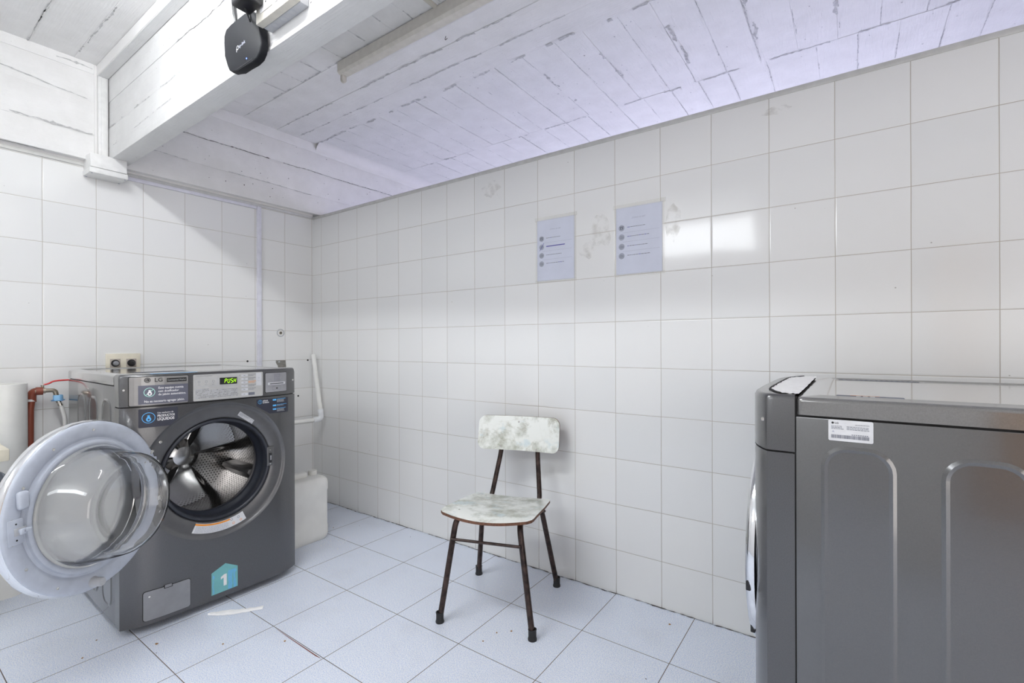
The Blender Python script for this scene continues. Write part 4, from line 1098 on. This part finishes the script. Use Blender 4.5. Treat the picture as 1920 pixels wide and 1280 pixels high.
# backrest: plane leaning back; local (x, s) -> position
TB = math.tan(math.radians(10)); 
def back_map(x, z, h):
    y = .205+(z-.60)*.20 - .30*(.2**2-x*x)*-1*0 + .55*(x*x)*-1 + .018
    return (x, y-h, z)
s = MB(); pb_ = rrect(-.193, .598, .201, .7535, .034, 7)
curved(s, pb_, lambda x, z, h: back_map(x, z, h), .009, M['marble'], M['plyedge'])
bo_ = s.build('backrest', ch, auto=40)
for (x, z) in ((-.083, .612), (.092, .606), (.0, .727)):
    q = MB(); p_ = back_map(x, z, 0); q.lathe([(.0055, 0), (.0045, -.0022), (0, -.003)], M['steel'], 14, Matrix.Translation(p_), axis='Y'); q.build('screw', bo_)
def smooth_path(P, n=6):
    P = [Vector(p) for p in P]; Q = [P[0]]
    for i in range(1, len(P)-1):
        a = P[i].lerp(P[i-1], min(.5, .05/max(.001, (P[i]-P[i-1]).length))); b = P[i].lerp(P[i+1], min(.5, .05/max(.001, (P[i+1]-P[i]).length)))
        for k in range(n+1): t = k/n; Q.append(a*(1-t)**2+P[i]*2*t*(1-t)+b*t*t)
    Q.append(P[-1]); return Q
RL = .0115
for sx in (-1, 1):
    l = MB(); l.tube(smooth_path([(sx*.112, -.02, .400), (sx*.130, -.175, .412), (sx*.1885, -.2065, .015)], 8), RL, M['iron'], 16)
    lo = l.build('leg', ch)
    q = MB(); q.lathe([(0, 0), (.0165, 0), (.0172, .004), (.0148, .012), (.0150, .034), (.0162, .040), (.0120, .041)], M['rubber'], 20, Matrix.Translation((sx*.1890, -.2065, 0))); q.build('rubber_foot', lo)
    l = MB(); l.tube(smooth_path([(sx*.112, -.02, .392), (sx*.136, .130, .380), (sx*.1885, .2065, .015)], 8), RL, M['iron'], 16)
    lo = l.build('leg', ch)
    q = MB(); q.lathe([(0, 0), (.0165, 0), (.0172, .004), (.0148, .012), (.0150, .034), (.0162, .040), (.0120, .041)], M['rubber'], 20, Matrix.Translation((sx*.1890, .2065, 0))); q.build('rubber_foot', lo)
    px_ = -.083 if sx < 0 else .092
    l = MB(); l.tube(smooth_path([(sx*.105, .02, .366), (sx*.118, .185, .372), (px_, .240, .598), (px_*.98, .262, .70)], 8), RL*.95, M['iron'], 16); l.build('back_post', ch)
l = MB(); l.tube([(-.142, -.195, .328), (.142, -.195, .332)], .0055, M['iron'], 12); l.build('stretcher', ch)
l = MB(); l.tube([(-.13, .09, .388), (.13, .09, .388)], .009, M['iron'], 12); l.tube([(-.118, -.1, .404), (.118, -.1, .404)], .009, M['iron'], 12); l.tube([(.118, .13, .374), (.150, .150, .352)], .006, M['iron'], 8); l.build('seat_frame', ch)

# ------------------------------------------------------------------ left wall fittings
sk = thing('wall_socket', 'cream double wall socket above the washing machine', 'socket', (0, -1.098, 1.0))
MB().box((0, -.0735, -.05), (.010, .0735, .052), M['cream'], .002).build('plate', sk)
for (yc, kind) in ((-.0355, 0), (.033, 1)):
    q = MB(); q.box((.009, yc-.022, -.020), (.0118, yc+.022, .024), M['taupe'], .001)
    q.lathe([(.0185, .0), (.0185, .0005), (.0170, .0005), (.0165, -.008)], M['black'], 32, Matrix.Translation((.0122, yc, .0015)), axis='X'); q.disc(.0170, .0123, M['black'], 32, Matrix.Translation((0, yc, .0015)), axis='X')
    qo = q.build('socket', sk)
    q = MB(); q.lathe([(.0125, 0), (.012, .010), (.008, .016), (0, .0165)], M['clear'] if kind == 0 else M['black'], 20, Matrix.Translation((.0122, yc+.002, .001)), axis='X'); q.build('plug', qo)

q = thing('pipe_outlet', 'capped pipe outlet with a dark hole in the left wall tiles', 'pipe outlet', (0, -.239, 1.176))
MB().lathe([(.027, .0008), (.026, .0015), (.020, .0015)], M['sgrey'], 32, None, axis='X').build('rim', q)
a = MB(); a.lathe([(.0105, .0012), (.010, .004), (.006, .0045), (.005, -.005)], M['brass'], 6, None, axis='X'); a.disc(.006, .0042, M['black'], 16, axis='X'); a.build('plug', q)
for (y, z, lb) in ((-.457, .991, 'dark screw hole in the left wall left of the metal bracket'), (-.041, .986, 'dark screw hole in the left wall beside the top of the slanted pipe'), (-.114, .739, 'small dark screw plug in the left wall between bracket and water pipe')):
    a = MB(); a.lathe([(0, .0025), (.0055, .0025), (.0065, .0005)], M['black'], 16, Matrix.Translation((0, y, z)), axis='X'); tag(a.build('screw_plug'), lb, 'screw plug')
a = MB(); a.prism([(-.272, .992), (-.206, .990), (-.201, .90), (-.255, .90), (-.259, .955), (-.272, .975)], .0, .004, M['bracket'], 'X')
a.lathe([(0, .0055), (.006, .005), (.0065, .004)], M['sgrey'], 14, Matrix.Translation((0, -.252, .981)), axis='X'); tag(a.build('metal_bracket'), 'dull metal bracket fixed to the left wall behind the washing machine', 'bracket')

# leaning pvc pipe with elbow, next to the corner
pp = thing('water_pipe', 'white plastic pipe leaning in the corner with an elbow at its foot', 'pipe', (0, 0, 0))
MB().tube([(.075, -.045, 1.027), (.160, -.045, .640)], .0150, M['pvc'], 20).build('upright_pipe', pp)
e = MB(); e.tube([(.158, -.045, .650), (.163, -.045, .628)], .0185, M['pvcj'], 20)
e.tube(smooth_path([(.163, -.045, .632), (.172, -.046, .586), (.168, -.10, .583)], 8), .0175, M['pvcj'], 20); e.tube([(.171, -.072, .585), (.168, -.105, .583)], .0185, M['pvcj'], 20); e.build('elbow', pp)
MB().tube([(.168, -.10, .583), (.150, -.72, .590)], .0150, M['pvc'], 20).build('horizontal_pipe', pp)

# jerrycan
jc = thing('jerrycan', 'milky white plastic jerrycan on the floor beside the washing machine', 'jerrycan', (.625, -.475, 0))
a = MB(); P = rrect(-.100, -.130, .100, .125, .035, 6)
lay = [(0, .90), (.010, .97), (.03, 1.0), (.075, 1.0), (.080, .982), (.27, .982), (.276, 1.0), (.315, 1.0), (.333, .97), (.345, .90), (.350, .80)]
vs = []; n = len(P); fs = []
for z, k in lay: vs += [(p[0]*k, p[1]*k, z) for p in P]
for i in range(len(lay)-1):
    for j in range(n): q = (j+1) % n; fs.append((i*n+j, i*n+q, (i+1)*n+q, (i+1)*n+j))
fs.append(list(range(n))[::-1]); fs.append([(len(lay)-1)*n+j for j in range(n)])
a.add(vs, fs, M['can'], True); a.build('body', jc, auto=50)
a = MB(); a.box((-.022, -.115, .34), (.026, .035, .378), M['can'], .014, 4); a.box((-.012, -.075, .345), (.014, -.005, .362), M['inkl'], .004); a.build('handle', jc)
a = MB(); a.lathe([(.024, .345), (.024, .372), (.021, .376), (0, .376)], M['can'], 28, Matrix.Translation((0, .078, 0))); a.build('cap', jc)

# thick open pipe, tap, brown pipe, hose, sink
dp = thing('drain_pipe', 'thick white open-topped drain pipe standing by the left wall', 'pipe', (.098, -1.545, 0))
a = MB(); a.lathe([(.070, 0), (.070, .925), (.069, .9262), (.065, .9262), (.064, .925), (.064, .5)], M['pvc'], 48); a.build('pipe_body', dp)
a = MB(); a.lathe([(.0635, .92), (.0635, .60), (0, .60)], M['porcelain'], 40); a.build('lining', dp)
tp = thing('water_tap', 'brass ball tap with a red lever and light blue hose cap on the left wall', 'tap', (.075, -1.44, .885))
a = MB(); a.tube(smooth_path([(0, -.008, -.002), (.0, .035, .0), (0, .062, -.001), (.0, .066, -.026)], 6), .0095, M['brass'], 18)
a.tube([(0, .006, 0), (0, .028, 0)], .0135, M['brass'], 8); a.tube([(0, .0, 0), (0, .006, 0)], .0115, M['brass'], 6); a.tube([(0, .019, .008), (0, .019, .026)], .0055, M['brass'], 12); a.build('valve_body', tp)
a = MB(); a.tube([(0, .012, .026), (0, .026, .026)], .0042, M['steel'], 8); a.tube(smooth_path([(0.0, .022, .027), (.0, .042, .032), (.0, .056, .044), (0, .118, .045)], 5), .0038, M['red'], 10); a.build('lever', tp)
a = MB(); a.lathe([(.017, -.024), (.018, -.030), (.0185, -.050), (.014, -.053), (.010, -.053)], M['lblue'], 24, Matrix.Translation((0, .072, 0)))
for k_ in range(4): an_ = PI/2*k_+.4; a.box((-.028, -.004, -.052), (.028, .004, -.046), M['lblue'], .002, 2, Matrix.Translation((0, .072, 0)) @ Matrix.Rotation(an_, 4, 'Z'))
a.build('hose_cap', tp)
hs = thing('water_hose', 'white inlet hose hanging from the tap towards the floor', 'hose', (.075, -1.368, .83))
a = MB(); a.tube(smooth_path([(0, 0, .006), (.003, .012, -.03), (.004, .026, -.09), (.004, .02, -.17), (.0, .01, -.36), (0, .03, -.6), (0, .10, -.80)], 6), .0085, M['hosew'], 16); ho = a.build('hose', hs)
a = MB(); a.tube([(0, .0, .006), (.001, .005, -.006)], .0105, M['steel'], 16); a.tube([(.0015, .006, -.010), (.0025, .010, -.021)], .0105, M['steel'], 16); a.build('clamp', hs)
bp = thing('supply_pipe', 'red-brown water supply pipe between the drain pipe and the tap', 'pipe', (.06, -1.456, 0))
a = MB(); a.tube([(0, .0, .0), (.0, -.008, .60), (0, -.004, .80), (0, .001, .845)], [.0155, .0155, .013, .013], M['brown'], 20); a.build('riser', bp)
a = MB(); a.tube(smooth_path([(0, .001, .835), (.003, .000, .883), (.014, .034, .884)], 6), .0165, M['brown'], 20); a.tube([(.012, .012, .884), (.014, .036, .884)], .0185, M['brown'], 20); a.tube([(0, .0, .838), (.0, .0, .848)], .0172, M['wplastic'], 20); a.build('elbow', bp)
# laundry sink at the left edge
sn = thing('laundry_sink', 'cream laundry sink slab on a pedestal at the left edge', 'sink', (.33, -1.83, 0))
a = MB(); a.box((-.14, -.36, .668), (.27, .225, .712), M['cream'], .004); a.box((-.11, -.33, .712), (.24, .19, .717), M['porcelain'], .002); a.build('slab', sn)
a = MB(); a.lathe([(.0, 0), (.15, 0), (.155, .03), (.13, .10), (.115, .25), (.125, .42), (.17, .58), (.185, .668)], M['porcelain'], 40, Matrix.Translation((.06, -.08, 0))); a.build('pedestal', sn)
gh = MB(); pts = smooth_path([(.385, -1.640, .60), (.385, -1.60, .58), (.385, -1.575, .53), (.36, -1.545, .46), (.28, -1.44, .30), (.05, -1.40, .10), (.04, -1.36, .02)], 30)
L_ = []; 
for p_, q_ in zip(pts[:-1], pts[1:]):
    n_ = max(1, int((q_-p_).length/.004)); L_ += [p_.lerp(q_, k/n_) for k in range(n_)]
gh.tube(L_, .014, M['hoseg'], 14, ribs=.10); tag(gh.build('drain_hose'), 'grey corrugated drain hose by the sink at the left edge', 'hose')

# ------------------------------------------------------------------ floor bits
sc = MB(); rs_ = random.Random(11); c0 = Vector((1.015, -1.105)); c1 = Vector((1.148, -.950)); ax_ = (c1-c0).normalized(); nn = Vector((-ax_.y, ax_.x)); L = (c1-c0).length
vs = []; fs = []; K = 16
for k in range(K+1):
    t = k/K; wl_ = .024*(math.sin(min(1, t*1.6+.1)*PI*.55)*(1-.65*t))+.001
    for j in range(5):
        q = c0+ax_*L*t+nn*((j/4-.5)*2*wl_+rs_.uniform(-.001, .001)-.006*math.sin(t*3)); vs.append((q.x, q.y, (.001 if j in (0, 4) else .004+rs_.uniform(0, .004))))
for k in range(K):
    for j in range(4): a = k*5+j; fs.append((a, a+1, a+6, a+5))
sc.add(vs, fs, M['flake'], True); tag(sc.build('torn_paper'), 'crumpled strip of white paper on the floor before the washing machine', 'paper')
dc = MB()
def bit(mb, x, y, r, m):
    P = [(x+r*rs_.uniform(.5, 1.3)*math.cos(a*PI/3), y+r*rs_.uniform(.5, 1.3)*math.sin(a*PI/3)) for a in range(6)]
    mb.prism(P, .0003, .0003+r*.5, m, 'Z')
for k in range(34): bit(dc, rs_.gauss(.80, .045), rs_.gauss(-.335, .055), rs_.uniform(.0008, .0035), M['flake'])
o = dc.build('paint_flakes'); tag(o, 'scatter of tiny white flakes on the floor beside the jerrycan', 'flakes'); o['kind'] = 'stuff'
dc = MB()
for (x, y, r) in ((1.07, -1.30, .005), (1.13, -1.32, .002), (1.27, -1.16, .003), (1.44, -1.02, .004), (2.09, -.49, .004), (2.05, -.53, .0035), (2.04, -.60, .003), (1.36, -1.47, .003), (.95, -1.48, .003), (.62, -.26, .003), (.72, -.15, .002), (.9, -.12, .002), (1.1, -.09, .002), (2.57, -.10, .004), (.86, -1.42, .003), (2.6, -.45, .002)): bit(dc, x, y, r, M['crumb'] if r > .0025 else M['crack'])
o = dc.build('floor_crumbs'); tag(o, 'tiny brown crumbs scattered on the tiled floor', 'crumbs'); o['kind'] = 'stuff'
# rusty stain wedge in a floor joint
st = MB(); S = .33185; U0 = -.01626; yj = -(3*S-.0015)
st.flat([(U0+4*S+.02, yj-.003), (U0+5*S-.005, yj-.006), (U0+5*S-.03, yj-.010), (U0+4*S+.10, yj-.006)], M['brown'], lambda u, v: (u, v, .0006))
struct(st.build('floor_joint_stain'))
